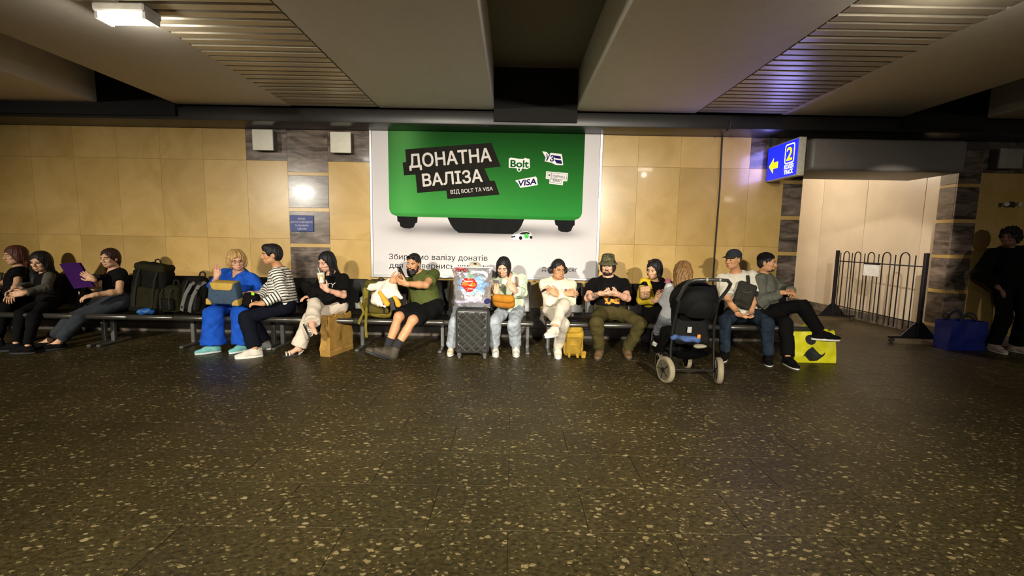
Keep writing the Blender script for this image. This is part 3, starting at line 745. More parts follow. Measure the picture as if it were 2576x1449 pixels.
def snet(D, lo, h):
    s = D < 0
    c = np.zeros(tuple(np.array(D.shape)-1), np.uint8)
    for dx in (0, 1):
        for dy in (0, 1):
            for dz in (0, 1):
                c += s[dx:dx+c.shape[0], dy:dy+c.shape[1], dz:dz+c.shape[2]]
    act = (c > 0) & (c < 8); idx = np.argwhere(act)
    vid = np.full(c.shape, -1, np.int32); vid[act] = np.arange(len(idx))
    off = np.array([[x, y, z] for x in (0, 1) for y in (0, 1) for z in (0, 1)])
    val = np.stack([D[idx[:, 0]+o[0], idx[:, 1]+o[1], idx[:, 2]+o[2]] for o in off], 1)
    acc = np.zeros((len(idx), 3)); cnt = np.zeros(len(idx))
    for a in range(8):
        for b in range(a+1, 8):
            if np.abs(off[a]-off[b]).sum() != 1: continue
            va, vb = val[:, a], val[:, b]; x = (va < 0) != (vb < 0)
            t = np.where(x, va/np.where(np.abs(va-vb) < 1e-9, 1, va-vb), 0)
            acc += np.where(x[:, None], off[a]+t[:, None]*(off[b]-off[a]), 0); cnt += x
    verts = lo + h*(idx + acc/np.maximum(cnt, 1)[:, None])
    F = []
    for axis in range(3):
        sw = np.moveaxis(s, axis, 0); vw = np.moveaxis(vid, axis, 0)
        A, B = sw[:-1, 1:-1, 1:-1], sw[1:, 1:-1, 1:-1]
        for flip in (0, 1):
            e = np.argwhere((~A & B) if flip else (A & ~B))
            if len(e) == 0: continue
            i, j, k = e[:, 0], e[:, 1]+1, e[:, 2]+1
            q = np.stack([vw[i, j-1, k-1], vw[i, j, k-1], vw[i, j, k], vw[i, j-1, k]], 1)
            if (axis == 1) != bool(flip): q = q[:, ::-1]
            F.append(q)
    F = np.concatenate(F) if F else np.zeros((0, 4), int)
    return verts, F[(F >= 0).all(1)]
def bounds(ops):
    lo = np.min([o[1].lo for o in ops if o[0] == 'u'], 0); hi = np.max([o[1].hi for o in ops if o[0] == 'u'], 0)
    return lo, hi
def mesh_from(name, parts):
    vs, fs, n = [], [], 0
    for v, f in parts: vs.append(v); fs.append(f+n); n += len(v)
    v = np.concatenate(vs); f = np.concatenate(fs)
    me = bpy.data.meshes.new(name); me.vertices.add(len(v)); me.vertices.foreach_set('co', v.astype(np.float32).ravel())
    me.loops.add(f.size); me.loops.foreach_set('vertex_index', f.astype(np.int32).ravel())
    me.polygons.add(len(f)); me.polygons.foreach_set('loop_start', np.arange(0, f.size, 4, dtype=np.int32))
    me.update(calc_edges=True); me.validate(); me.shade_smooth()
    return me
def solid(name, ops, m, parent, h=.010, fine=()):
    """mesh the blended solid; boxes in `fine` are (lo, hi, h) regions meshed more finely and sewn in place of the coarse skin"""
    lo, hi = bounds(ops); lo = lo-3*h-.02; hi = hi+3*h+.02
    v, f = snet(evalops(ops, lo, hi, h), lo, h)
    parts = []
    if len(f):
        c = v[f].mean(1); keep = np.ones(len(f), bool)
        for a, b, _ in fine: keep &= ~((c > np.asarray(a)+.0) & (c < np.asarray(b)-.0)).all(1)
        parts.append((v, f[keep]))
    for a, b, hf in fine:
        a, b = np.asarray(a), np.asarray(b)
        v, f = snet(evalops(ops, a-hf*2, b+hf*2, hf), a-hf*2, hf)
        if len(f): parts.append((v, f))
    me = mesh_from(name, parts)
    return link(name, me, m, parent)

def frame(fwd, upv):
    """columns: right, forward, up"""
    f = unit(fwd); r = unit(np.cross(f, upv)); u = np.cross(r, f)
    return np.stack([r, f, u], 1)
def head_frame(yaw, pitch, roll):
    """yaw 0 faces the camera; positive yaw turns to the picture's right; pitch positive looks down"""
    y, p, r = [math.radians(a) for a in (yaw, pitch, roll)]
    f = V(math.sin(y)*math.cos(p), -math.cos(y)*math.cos(p), -math.sin(p))
    R = frame(f, (0, 0, 1))
    c, s = math.cos(r), math.sin(r)
    return np.stack([R[:, 0]*c+R[:, 2]*s, R[:, 1], R[:, 2]*c-R[:, 0]*s], 1)
def ik(a, c, l1, l2, hint):
    """joint between a and c for bone lengths l1, l2, bent towards hint; returns (joint, end)"""
    a, c, hint = V(*a), V(*c), V(*hint); d = c-a; L = np.linalg.norm(d); n = d/(L+1e-9)
    mx = (l1+l2)*.995
    if L > mx: c = a+n*mx; L = mx
    L = max(L, abs(l1-l2)*1.02+1e-4)
    t = (l1*l1-l2*l2+L*L)/(2*L); hh = math.sqrt(max(l1*l1-t*t, 0))
    w_ = hint-a; w_ = w_-n*(w_@n)
    if np.linalg.norm(w_) < 1e-5: w_ = V(0, 0, -1.0)-n*(-n[2])
    return a+n*t+unit(w_)*hh, c

class Pose:
    """joints of one figure, solved from a few measured points"""
    def __init__(s, base, pelvis, neck, head, face, lat, wrists, elbows, ankles, knees, toes, hands=None, sc=1.0, fat=1.0, shoulder=.175, hipw=.092):
        s.sc, s.fat = sc, fat; s.base = V(*base)
        s.P, s.N = V(*pelvis), V(*neck)
        s.up = unit(s.N-s.P); lat = unit(V(*lat)); s.lat = unit(lat-s.up*(lat@s.up))   # lat: towards the figure's own left
        s.fwd = np.cross(s.lat, s.up); s.T = np.stack([-s.lat, s.fwd, s.up], 1)
        s.H = V(*head); s.HR = head_frame(face[0]+math.degrees(math.atan2(-head[0], head[1])), face[1], face[2])   # yaw 0 looks at the camera
        lat_h = V(lat[0], lat[1], 0); lat_h = unit(lat_h)
        s.sh, s.el, s.wr, s.hip, s.kn, s.an, s.toe = {}, {}, {}, {}, {}, {}, {}
        for k, sg in (('L', 1), ('R', -1)):
            s.sh[k] = s.N - s.up*.055*sc + s.lat*sg*shoulder*sc + s.fwd*.01
            s.hip[k] = s.P + lat_h*sg*hipw*sc
            s.el[k], s.wr[k] = ik(s.sh[k], wrists[k], .285*sc, .25*sc, elbows[k])
            s.kn[k], s.an[k] = ik(s.hip[k], ankles[k], .43*sc, .41*sc, knees[k])
            s.toe[k] = V(*toes[k])
        s.hands = hands or {}
        s.hd = {}
        for k in 'LR':
            d, n, curl = s.hands.get(k, (unit(s.wr[k]-s.el[k]), (0, 0, -1), .5))
            d = unit(d); n = V(*n); n = unit(n-d*(n@d)); s.hd[k] = (d, n, curl)
    def hl(s, x, y, z): return s.H + s.HR @ V(x, y, z)*s.hs
    hs = 1.0
def lerp(a, b, t): return np.asarray(a)*(1-t)+np.asarray(b)*t

def torso_ops(p, g=0.0, k=.05, chest=1.0, belly=1.0):
    s, T = p.sc, p.T; f = p.fat; d = np.linalg.norm(p.N-p.P)
    E = lambda t, rx, ry, rz, fo=0: ('u', el(p.P+p.up*d*t+p.fwd*fo, (rx*s+g, ry*s*f+g, rz*s+g), T), k)
    o = [E(.06, .165*f**.5, .118, .125), E(.34, .142*f**.7, .112*belly, .17, .008*f), E(.68, .160, .112*chest, .185, .006),
         ('u', rc(p.N-p.up*.05, p.sh['L']-p.up*.012, .062*s+g*.7, .050*s+g*.6), k*.7), ('u', rc(p.N-p.up*.05, p.sh['R']-p.up*.012, .062*s+g*.7, .050*s+g*.6), k*.7)]
    return o
def arm_ops(p, k_, g=0.0, k=.03):
    s = p.sc*(.6+.4*p.fat)
    e = p.wr[k_]-p.el[k_]
    return [('u', rc(p.sh[k_], p.el[k_], .050*s+g, .038*s+g), k), ('u', rc(p.el[k_], p.el[k_]+e*.35, .039*s+g, .041*s+g), .02),
            ('u', rc(p.el[k_]+e*.35, p.wr[k_], .040*s+g, .026*s+g), .02)]
def leg_ops(p, k_, g=0.0, k=.03):
    s = p.sc*(.75+.25*p.fat)*.94; kn, an = p.kn[k_], p.an[k_]
    back = unit(np.cross(np.cross(kn-p.hip[k_], an-kn), an-kn)) if np.linalg.norm(np.cross(kn-p.hip[k_], an-kn)) > 1e-4 else V(0, 1, 0)
    calf = lerp(kn, an, .33)
    if back @ (p.hip[k_]-kn) < 0: back = -back
    return [('u', rc(p.hip[k_], kn, .084*s+g, .055*s+g), k), ('u', rc(kn, an, .053*s+g, .034*s+g), .03),
            ('u', rc(calf+back*.018, lerp(kn, an, .62)+back*.006, .050*s+g, .036*s+g), .03)]
def foot_ops(p, k_):
    s = p.sc; a, t = p.an[k_], p.toe[k_]; d = unit(t-a)
    q = lerp(a, t, .5)-unit(p.kn[k_]-a)*.022
    return [('u', rc(a, q, .033*s, .027*s), .02), ('u', rc(q, t-d*.02, .027*s, .018*s), .02), ('u', el(a-d*.022+V(0, 0, -.03)*s, (.026*s, .03*s, .03*s)), .02)]
def hand_frame(p, k_):
    d, n, c = p.hd[k_]; s_ = np.cross(d, n) if k_ == 'R' else np.cross(n, d)
    return d, s_, n, c
def hand_ops(p, k_):
    d, s_, n, curl = hand_frame(p, k_); W = p.wr[k_]; q = p.sc*.96
    R = np.stack([d, s_, n], 1)
    o = [('u', rc(W-d*.02, W+d*.02, .026*q, .027*q), .02), ('u', rbox(W+d*.052*q, (.047*q, .041*q, .015*q), .013*q, R), .02)]
    cur = curl if hasattr(curl, '__len__') else [curl]*4
    for i, (so, L, bx_) in enumerate(((.031, .074, .092), (.0105, .082, .097), (-.0105, .077, .094), (-.031, .060, .086))):
        b = W+(d*bx_+s_*so)*q; sp = (so*.9)
        a = 0.0; pt = b-d*.012*q
        for j, (fr, r0, r1) in enumerate(((.46, .0090, .0086), (.30, .0086, .0080), (.26, .0080, .0070))):
            a += cur[i]*(.75 if j == 0 else 1.0)
            dd = unit(d*math.cos(a)+n*math.sin(a)+s_*sp*2.2*math.cos(a))
            nx = pt+dd*(L*fr*q+(.012*q if j == 0 else 0)); o.append(('u', rc(pt, nx, r0*q, r1*q), .004)); pt = nx
    tc = min(max(np.mean(cur), 0), 1)
    t0 = W+(d*.022+s_*.030)*q; t1 = t0+unit(d*.62+s_*.72+n*(.25+.5*tc))*.042*q; t2 = t1+unit(d*.85+s_*.32+n*(.2+.6*tc))*.034*q
    t3 = t2+unit(d*.95+s_*.05+n*(.15+.6*tc))*.024*q
    o += [('u', rc(t0, t1, .0145*q, .0115*q), .012), ('u', rc(t1, t2, .0112*q, .0098*q), .004), ('u', rc(t2, t3, .0098*q, .0082*q), .004)]
    return o
def head_ops(p, male=True):
    s = p.hs; R = p.HR; c = p.hl
    E = lambda x, y, z, rx, ry, rz, k: ('u', el(c(x, y, z), (rx*s, ry*s, rz*s), R), k*s)
    S_ = lambda x, y, z, rx, ry, rz, k: ('s', el(c(x, y, z), (rx*s, ry*s, rz*s), R), k*s)
    jw = .060 if male else .054
    o = [E(0, -.016, .036, .074, .094, .084, .0), E(0, .024, -.030, jw+.002, .064, .082, .03), E(0, .052, -.088, .034 if male else .026, .030, .024, .025),
         E(-.036, .02, -.07, .022, .04, .022, .03), E(.036, .02, -.07, .022, .04, .022, .03),
         E(0, .078, .028, .050, .014, .012, .02), E(-.040, .060, -.024, .022, .022, .018, .02), E(.040, .060, -.024, .022, .022, .018, .02),
         S_(-.031, .097, .002, .019, .015, .0115, .014), S_(.031, .097, .002, .019, .015, .0115, .014),
         ('u', rc(c(0, .084, .012), c(0, .108, -.030), .0085*s, .0125*s), .012*s), E(-.013, .096, -.034, .009, .011, .0085, .006), E(.013, .096, -.034, .009, .011, .0085, .006),
         E(0, .086, -.062, .024, .013, .0075, .008), E(0, .084, -.071, .020, .012, .007, .008),
         E(-.076, -.012, -.008, .009, .019, .031, .006), E(.076, -.012, -.008, .009, .019, .031, .006)]
    return o
def neck_ops(p, g=0):
    s = p.sc; return [('u', rc(p.hl(0, -.022, -.05), p.N-p.up*.03, .052*s+g, .058*s+g), .03)]

def face_parts(p, root, brow, lip, iris=(.03, .018, .01), brow_h=.0045, mouth_open=0):
    s, R = p.hs, p.HR
    mw = mat('eye_white', (.55, .50, .45), .25, var=.02); mi = mat('eye_dark_%d' % int(iris[0]*1000), iris, .2, var=.05)
    for sx in (-1, 1):
        eb = MB(); c = p.hl(sx*.031, .0785, .001)
        eb.lathe([(0, -.012), (.008, -.009), (.0118, 0), (.0092, .0075), (.0055, .0104), (0, .0118)], (0, 0, 0), 14, (0, 1, 0))
        for v in eb.bm.verts: v.co = Vector(c + R @ (np.array(v.co)*V(1.12, 1, .72)*s))
        e = eb.build('eye', [mw, mi], root, smooth=60)
        inv = R.T
        off = np.array(root.location)
        for pl in e.data.polygons:
            q = inv @ (np.array(pl.center)+off-c)
            if q[1] > .0078*s: pl.material_index = 1
        b = MB(); pts = [p.hl(sx*x, y, z) for x, y, z in ((.012, .091, .0175), (.026, .091, .0235), (.040, .083, .0225), (.050, .071, .0155))]
        b.tube(pts, [brow_h*.8*s, brow_h*s, brow_h*.9*s, brow_h*.4*s], 6); b.build('eyebrow', mat('brow_%d' % int(brow[0]*1e4), brow, .9), root, smooth=60)
    l = MB(); n = 9
    def lipf(u, v):
        a = (u-.5)*2; x = .0245*a; w_ = 1-a*a
        zz = -.0660 + (v-.5)*2*(.0088*w_**.6) + (.0016*abs(math.sin(a*2.2)) if v > .5 else 0)
        yy = .0935 + .0062*w_**.5*(1-abs(v-.5)*1.3) - .010*a*a - (.0022 if abs(v-.5) < .12 else 0)
        return p.hl(x, yy, zz)
    l.grid(lipf, 12, 8); l.build('lips', mat('lip_%d' % int(lip[0]*1e3), lip, .45), root, smooth=80)

def hair_mat(color):
    nm = 'hair_%d_%d' % (int(color[0]*1e4), int(color[2]*1e4))
    if nm in MATS: return MATS[nm]
    m = mat(nm, color, .55, var=.4, scale=40, bump=.8, spec=.35)
    return m
def hair_ops(p, kind='short', vol=.0, face_w=.060, face_top=.058, part=0.0):
    """cap of hair with the face carved out"""
    s, R, c = p.hs, p.HR, p.hl
    E = lambda op, x, y, z, rx, ry, rz, k: (op, el(c(x, y, z), (rx*s, ry*s, rz*s), R), k*s)
    v = vol
    o = [E('u', 0, -.020, .040, .083+v, .102+v, .091+v, 0)]
    if kind == 'short':
        o.append(E('u', 0, -.045, -.01, .078+v, .072+v, .075+v, .03))
        o += [E('s', 0, .098, -.052, .071, .086, .118, .012), E('s', 0, .035, -.10, .12, .085, .085, .012), E('s', 0, -.07, -.125, .14, .10, .05, .012)]
    elif kind == 'bob':
        o += [E('u', -.062-v*.4, -.02, -.02, .030+v, .062, .075, .03), E('u', .062+v*.4, -.02, -.02, .030+v, .062, .075, .03), E('u', 0, -.065, -.02, .075+v, .05+v, .085, .03)]
        o += [E('s', 0, .105, -.045, face_w, .085, .100, .012)]
    else:
        o += [E('u', 0, -.055, -.03, .080+v, .062+v, .10, .04), E('u', -.066, -.015, -.03, .024+v, .055, .085, .03), E('u', .066, -.015, -.03, .024+v, .055, .085, .03)]
        o += [E('s', 0, .105, -.038, face_w+.003, .085, .108, .012)]
    return o
def strands(p, freq=26, amp=.0022):
    """grooves between locks of hair, running down from the crown"""
    R, H = p.HR, p.H
    def f(X, Y, Z):
        x = (X-H[0])*R[0, 0]+(Y-H[1])*R[1, 0]+(Z-H[2])*R[2, 0]
        y = (X-H[0])*R[0, 1]+(Y-H[1])*R[1, 1]+(Z-H[2])*R[2, 1]
        z = (X-H[0])*R[0, 2]+(Y-H[1])*R[1, 2]+(Z-H[2])*R[2, 2]
        a = np.arctan2(x, y+.02)
        return (amp*(np.sin(a*freq+3*np.sin(z*22)+a*2)+.8*np.sin(a*freq*.43+2*np.sin(z*13+a)+1))*np.clip((np.hypot(x, y)-.015)/.04, 0, 1)).astype(np.float32)
    return ('f', f, 0)

def body(p, root, m, male=True, hands='LR', name='body', barefoot=False, hand_h=.0038):
    ops = torso_ops(p)
    for k in 'LR': ops += leg_ops(p, k)+(foot_ops(p, k) if barefoot else [])
    for k in 'LR': ops += arm_ops(p, k)
    ops = neck_ops(p)+ops
    ops = head_ops(p, male)+ops           # the carved eye sockets come before the limbs join on
    for k in 'LR': ops += hand_ops(p, k)
    fine = [(p.H-V(.115, .13, .115)*p.hs, p.H+V(.115, .13, .135)*p.hs, .0055)]
    for k in hands:
        d, s_, n, c = hand_frame(p, k); ctr = p.wr[k]+d*.085*p.sc
        fine.append((ctr-.108*p.sc, ctr+.108*p.sc, hand_h))
    fine2 = []
    for i, a in enumerate(fine):           # no region is meshed twice
        fine2.append(a)
    return solid(name, ops, m, root, .012, fine2)

def shirt(p, root, m, sleeve=.45, g=.014, neck=.066, vneck=0, hem=.02, loose=1.0, h=.009, name='shirt', k=.05, fold=.004, seed=3, sleeve_flare=.018, open_front=0, extra=(), cuff=.97, both=('L', 'R'), chest=1.0, belly=1.0):
    s = p.sc; ops = torso_ops(p, g*loose, k, chest, belly)
    d = np.linalg.norm(p.N-p.P)
    for q in both:
        sl = sleeve[q] if isinstance(sleeve, dict) else sleeve
        a, e, w_ = p.sh[q], p.el[q], p.wr[q]; f = s*(.6+.4*p.fat)
        if sl <= 1:
            ops.append(('u', cc(lerp(a, e, .12), lerp(a, e, sl), .050*f+g*.8, .046*f+g+sleeve_flare), .02))
            ops.append(('u', rc(a, lerp(a, e, min(sl, .5)*.6), .051*f+g*.8, .049*f+g*.8), .03))
        else:
            ops.append(('u', rc(a, e, .051*f+g*.8, .043*f+g), .03))
            ops.append(('u', cc(lerp(e, w_, -.02), lerp(e, w_, (sl-1)*cuff), .045*f+g, .034*f+g), .02))
            ops.append(('u', rc(e, lerp(e, w_, .2), .044*f+g, .043*f+g), .02))
    ops += list(extra)
    ops.append(('n', (fold, 34, seed), 0))
    ops.append(('n', (fold*.5, 80, seed+1), 0))
    ops.append(('s', rc(p.N-p.up*.012+p.fwd*.012, p.hl(0, .01, -.03), neck*s, (neck+.012)*s), .006))
    if vneck: ops.append(('s', rc(p.N+p.fwd*.09*s, p.N-p.up*vneck+p.fwd*.15*s, .055*s, .004), .008))
    ops.append(('i', half(p.P-p.up*hem, -p.up), .006))
    return solid(name, ops, m, root, h)

def trousers(p, root, m, hem=.94, g=.014, flare=0.0, h=.010, name='trousers', fold=.004, seed=5, knee=0.0, waist=.30, thigh=0.0):
    s = p.sc*(.75+.25*p.fat)*.94; T = p.T; d = np.linalg.norm(p.N-p.P)
    ops = [('u', el(p.P+p.up*d*.04, (.170*p.sc*p.fat**.5+g, .122*p.sc*p.fat+g, .125*p.sc+g), T), .05)]
    cut = []
    for q in 'LR':
        he = hem[q] if isinstance(hem, dict) else hem
        hp, kn, an = p.hip[q], p.kn[q], p.an[q]
        if he <= .0:                                      # shorts: end on the thigh
            e = lerp(hp, kn, 1+he)
            ops.append(('u', cc(hp, e, .086*s+g, .070*s+g+.012), .04)); ops.append(('u', rc(hp, lerp(hp, kn, .4), .086*s+g, .08*s+g), .04)); continue
        ops.append(('u', rc(hp, kn, .085*s+g*.8+thigh, .055*s+g*.8+knee), .03))
        e = lerp(kn, an, he)
        ops.append(('u', cc(lerp(kn, an, .04), e, .055*s+g*.8+knee, .038*s+g*.7+flare), .015))
        ops.append(('u', rc(kn, lerp(kn, an, .25), .055*s+g*.8+knee, .052*s+g*.8+knee*.7+flare*.25), .02))
    ops += [('n', (fold, 30, seed), 0), ('n', (fold*.5, 75, seed+1), 0)]
    ops.append(('i', half(p.P+p.up*d*waist, p.up), .006))
    return solid(name, ops, m, root, h)

def shoe(root, ankle, toe, m, msole, sc=1.0, high=0.0, sole=.022, name='shoe', up=None, slim=1.0, upper_top=.075, laces=None, h=.0065):
    """one shoe: upper, sole and laces; ankle to toe gives its heading"""
    a, t = V(*ankle), V(*toe); f = t-a
    upv = V(0, 0, 1) if up is None else unit(V(*up)); R = frame(f, upv)
    # the foot's own frame: origin under the ankle on the sole
    L = .275*sc; o = a - R[:, 2]*.085*sc
    c = lambda x, y, z: o + R @ (V(x, y, z)*sc)
    E = lambda op, x, y, z, rx, ry, rz, k: (op, el(c(x, y, z), V(rx, ry, rz)*sc, R), k*sc)
    sl = slim
    ops = [E('u', 0, -.030, .045, .036*sl, .048, .05, 0), E('u', 0, .045, .040, .040*sl, .085, .042, .03), E('u', .002, .125, .030, .045*sl, .085, .032, .03),
           ('u', rc(c(0, .0, .075), c(0, .085, .052), .040*sc*sl, .036*sc*sl), .03*sc) if upper_top > .06 else E('u', 0, -.03, .045, .036*sl, .048, .05, 0),
           ('u', cc(c(0, -.012, .03), c(0, -.008, upper_top+.02+high), .044*sc*sl, .043*sc*sl), .025*sc)]
    ops += [('s', cc(c(0, -.012, upper_top+high+.008), c(0, -.014, upper_top+high+.1), .038*sc*sl, .038*sc*sl), .004), ('i', half(c(0, 0, sole*.8), -R[:, 2]), .004)]
    up_ = solid(name, ops, m, root, h)
    so = MB(); n = 28; poly = []
    for k in range(n):
        an = 2*math.pi*k/n; x, y = math.sin(an), math.cos(an)
        wd = .041 if y < 0 else .041+.008*math.sin(min(y, 1)*math.pi*.8)
        poly.append((wd*sl*x*sc, (.063+.142*y)*sc))
    so.prism(poly, o, R[:, 0], R[:, 1], R[:, 2]*sole*sc)
    so_ = so.build('sole', msole, up_)
    if laces is not None:
        for i in range(3):
            y = .040+.026*i; z = .104-.012*i
            lb = MB(); lb.tube([c(-.026, y, z-.012), c(0, y+.004, z+.004), c(.026, y, z-.012)], .0035*sc, 6); lb.build('lace', laces, up_)
    return up_

# ================================================================== the people on the benches
SKIN = lambda n, c: mat('skin_'+n, c, .55, var=.06, scale=9)
SK_A = SKIN('fair', (.58, .33, .19)); SK_B = SKIN('tan', (.52, .255, .12)); SK_C = SKIN('rosy', (.62, .34, .22)); SK_D = SKIN('deep', (.20, .10, .06))
CLOTH = lambda n, c, **k: mat('cloth_'+n, c, k.pop('rough', .9), var=k.pop('var', .14), scale=k.pop('scale', 11), bump=k.pop('bump', .35), fabric=True, spec=.08)
C_BLACK = CLOTH('black', (.0055, .005, .005), bump=.2); C_SOLE_W = mat('sole_white', (.72, .69, .60), .6); C_SOLE_D = mat('sole_dark', (.02, .02, .02), .8)
SEAT_Z = .43
def pelvis(px, Y, up=.105): q = at(px, 780, Y); return (q[0], Y, SEAT_Z+up)
def lat_of(yaw): a = math.radians(yaw); return (math.cos(a), math.sin(a), 0)
def person(label, base):
    return thing('person', label, 'person', (base[0], base[1], 0))
def ank(px, py, z=.085): return atz(px, py, z)
def toe(px, py, z=.04): return atz(px, py, z)
def flat(a, t): return V(t[0], t[1], a[2])
def merge_boxes(b):
    b = [list(map(np.asarray, x[:2]))+[x[2]] for x in b]; done = False
    while not done:
        done = True
        for i in range(len(b)):
            for j in range(i+1, len(b)):
                if (b[i][0] < b[j][1]).all() and (b[j][0] < b[i][1]).all():
                    b[i] = [np.minimum(b[i][0], b[j][0]), np.maximum(b[i][1], b[j][1]), min(b[i][2], b[j][2])]; b.pop(j); done = False; break
            if not done: break
    return b
_solid = solid
def solid(name, ops, m, parent, h=.010, fine=()): return _solid(name, ops, m, parent, h, merge_boxes(fine))
def hair(p, root, color, kind='short', extra=(), name='hair', h=.0065, amp=.0022, after=(), **k):
    ops = hair_ops(p, kind, **k)+list(extra)+[strands(p, amp=amp)]+list(after)
    return solid(name, ops, hair_mat(color), root, h)
def shoes(p, root, m, ms, which='LR', **k):
    for q in which: shoe(root, p.an[q], flat(p.an[q], p.toe[q]), m, ms, sc=p.sc*k.get('size', 1), **{a: b for a, b in k.items() if a != 'size'})
def loose(p, pts, r0, r1):
    """a lock of hair along head-frame points"""
    q = [p.hl(*x) for x in pts]; n = len(q)-1
    return [('u', rc(q[i], q[i+1], r0+(r1-r0)*i/n, r0+(r1-r0)*(i+1)/n), .02) for i in range(n)]

# --- woman at the far left, reddish hair
b = pelvis(35, 5.8)
P = Pose(b, b, at(55, 675, 5.9), at(38, 643, 5.82), (-70, 4, 0), lat_of(-45), {'L': at(30, 745, 5.4), 'R': at(-40, 745, 5.5)},
    {'L': at(70, 745, 5.7), 'R': at(-40, 740, 5.9)}, {'L': ank(-10, 868), 'R': ank(-60, 868)}, {'L': at(-20, 770, 5.3), 'R': at(-70, 770, 5.35)}, {'L': toe(-50, 875), 'R': toe(-100, 875)}, sc=.94)
r = person('woman with reddish-brown hair in a black top, farthest left on the bench', b)
body(P, r, SK_A, False, hands='L'); face_parts(P, r, (.06, .025, .012), (.36, .12, .09))
hair(P, r, (.075, .022, .010), 'bob', vol=.008, extra=loose(P, [(.07, -.05, -.03), (.075, -.06, -.10), (.07, -.07, -.15)], .035, .02)+loose(P, [(-.06, -.06, -.03), (-.065, -.07, -.10), (-.06, -.08, -.15)], .035, .02))
shirt(P, r, C_BLACK, sleeve=.55, vneck=.08, name='top'); trousers(P, r, C_BLACK, hem=.95); shoes(P, r, C_BLACK, C_SOLE_D)

# --- woman with long black hair, grey sleeves under a black vest
b = pelvis(128, 5.7)
P = Pose(b, b, at(122, 692, 5.78), at(101, 659, 5.66), (-36, 10, 4), lat_of(-38), {'L': at(60, 737, 5.25), 'R': at(48, 728, 5.4)},
    {'L': at(140, 740, 5.5), 'R': at(60, 720, 5.8)}, {'L': ank(70, 872), 'R': ank(40, 866)}, {'L': at(75, 778, 5.25), 'R': at(45, 775, 5.35)}, {'L': toe(35, 882), 'R': toe(5, 876)},
    {'L': (V(-.8, -.5, -.15), (-.3, .5, -.2), .5), 'R': (V(-.5, -.7, -.3), (.5, -.2, -.5), .5)}, sc=.94)
r = person('woman with long black hair in a black vest over grey sleeves, hands clasped', b)
body(P, r, SK_A, False); face_parts(P, r, (.02, .012, .01), (.4, .13, .10))
hair(P, r, (.008, .006, .006), 'long', vol=.012, extra=loose(P, [(.06, -.03, .0), (.10, -.05, -.10), (.125, -.06, -.18), (.13, -.04, -.27)], .050, .035)+loose(P, [(.05, -.07, .0), (.09, -.10, -.10), (.12, -.13, -.2)], .055, .045)+loose(P, [(-.06, -.04, .0), (-.075, -.04, -.10), (-.07, -.03, -.2)], .04, .025)+loose(P, [(0, -.07, -.02), (.02, -.09, -.14), (.03, -.09, -.26)], .07, .05))
shirt(P, r, CLOTH('greysleeve', (.085, .08, .065)), sleeve=1.97, g=.012, name='sweater', fold=.005)
shirt(P, r, C_BLACK, sleeve=.12, g=.028, name='vest', both=(), vneck=.06); trousers(P, r, C_BLACK, hem=.95); shoes(P, r, C_BLACK, C_SOLE_D)

# --- woman in black with dark red hair, grey cropped trousers, feet stretched to the left
b = pelvis(296, 5.72)
P = Pose(b, b, at(292, 684, 5.82), at(276, 650, 5.74), (-44, 4, 0), lat_of(-30), {'L': at(238, 742, 5.35), 'R': at(233, 702, 5.45)},
    {'L': at(315, 745, 5.6), 'R': at(236, 742, 5.7)}, {'L': ank(146, 862), 'R': ank(122, 858)}, {'L': at(196, 768, 5.2), 'R': at(160, 768, 5.22)}, {'L': toe(104, 876), 'R': toe(80, 872)},
    {'L': (V(-.7, -.6, -.2), (-.2, .2, -1), .5), 'R': (V(-.6, -.3, .6), (-.5, .6, 0), .6)}, sc=.99)
r = person('woman in a black v-neck top and grey cropped trousers beside the purple folder', b)
body(P, r, SK_A, False, barefoot=True); face_parts(P, r, (.03, .015, .01), (.4, .14, .11))
hair(P, r, (.030, .010, .006), 'short', vol=.004, extra=loose(P, [(0, -.09, .02), (0, -.115, -.05), (.01, -.11, -.13)], .035, .02))
shirt(P, r, C_BLACK, sleeve=.5, vneck=.085, name='top'); trousers(P, r, CLOTH('greytrouser', (.030, .034, .040)), hem=.80, g=.022, flare=.022)
for q in 'LR': shoe(r, P.an[q], flat(P.an[q], P.toe[q]), C_BLACK, C_SOLE_D, sc=.95, name='sandal', upper_top=.05)

# --- blonde woman in blue with a raised hand
b = pelvis(590, 5.7)
P = Pose(b, b, at(604, 684, 5.74), at(596, 656, 5.62), (6, 6, -5), lat_of(4), {'L': at(630, 738, 5.42), 'R': at(545, 697, 5.42)},
    {'L': at(652, 738, 5.6), 'R': at(528, 738, 5.5)}, {'L': ank(616, 866), 'R': ank(538, 870)}, {'L': at(600, 775, 5.22), 'R': at(528, 775, 5.22)}, {'L': toe(572, 884), 'R': toe(484, 886)},
    {'L': (V(-.9, -.4, -.05), (0, .2, -1), .35), 'R': (V(.12, -.05, 1), (-.1, -1, 0), .12)}, sc=.95, fat=1.18)
r = person('blonde woman with glasses in a blue shirt and blue trousers raising her hand', b)
body(P, r, SK_C, False); face_parts(P, r, (.22, .12, .05), (.42, .11, .10))
hair(P, r, (.40, .24, .085), 'bob', vol=.016, face_w=.066, amp=.0055)
BLUE = CLOTH('blue', (.012, .075, .43), var=.2)
shirt(P, r, BLUE, sleeve={'L': 1.45, 'R': .95}, vneck=.11, g=.022, fold=.007, name='shirt', hem=.05)
cl = [('u', rc(P.N+P.lat*sx*.055-P.up*.035+P.fwd*.0, P.N+P.lat*sx*.045+P.fwd*.115-P.up*.085, .020, .014), .01) for sx in (1, -1)]+[('u', rc(P.N+P.lat*.055-P.up*.03-P.fwd*.01, P.N-P.lat*.055-P.up*.03-P.fwd*.01, .02, .02), .02)]
solid('collar', cl, BLUE, r, .007)
trousers(P, r, BLUE, hem=.93, g=.022, flare=.088, knee=.03, fold=.008)
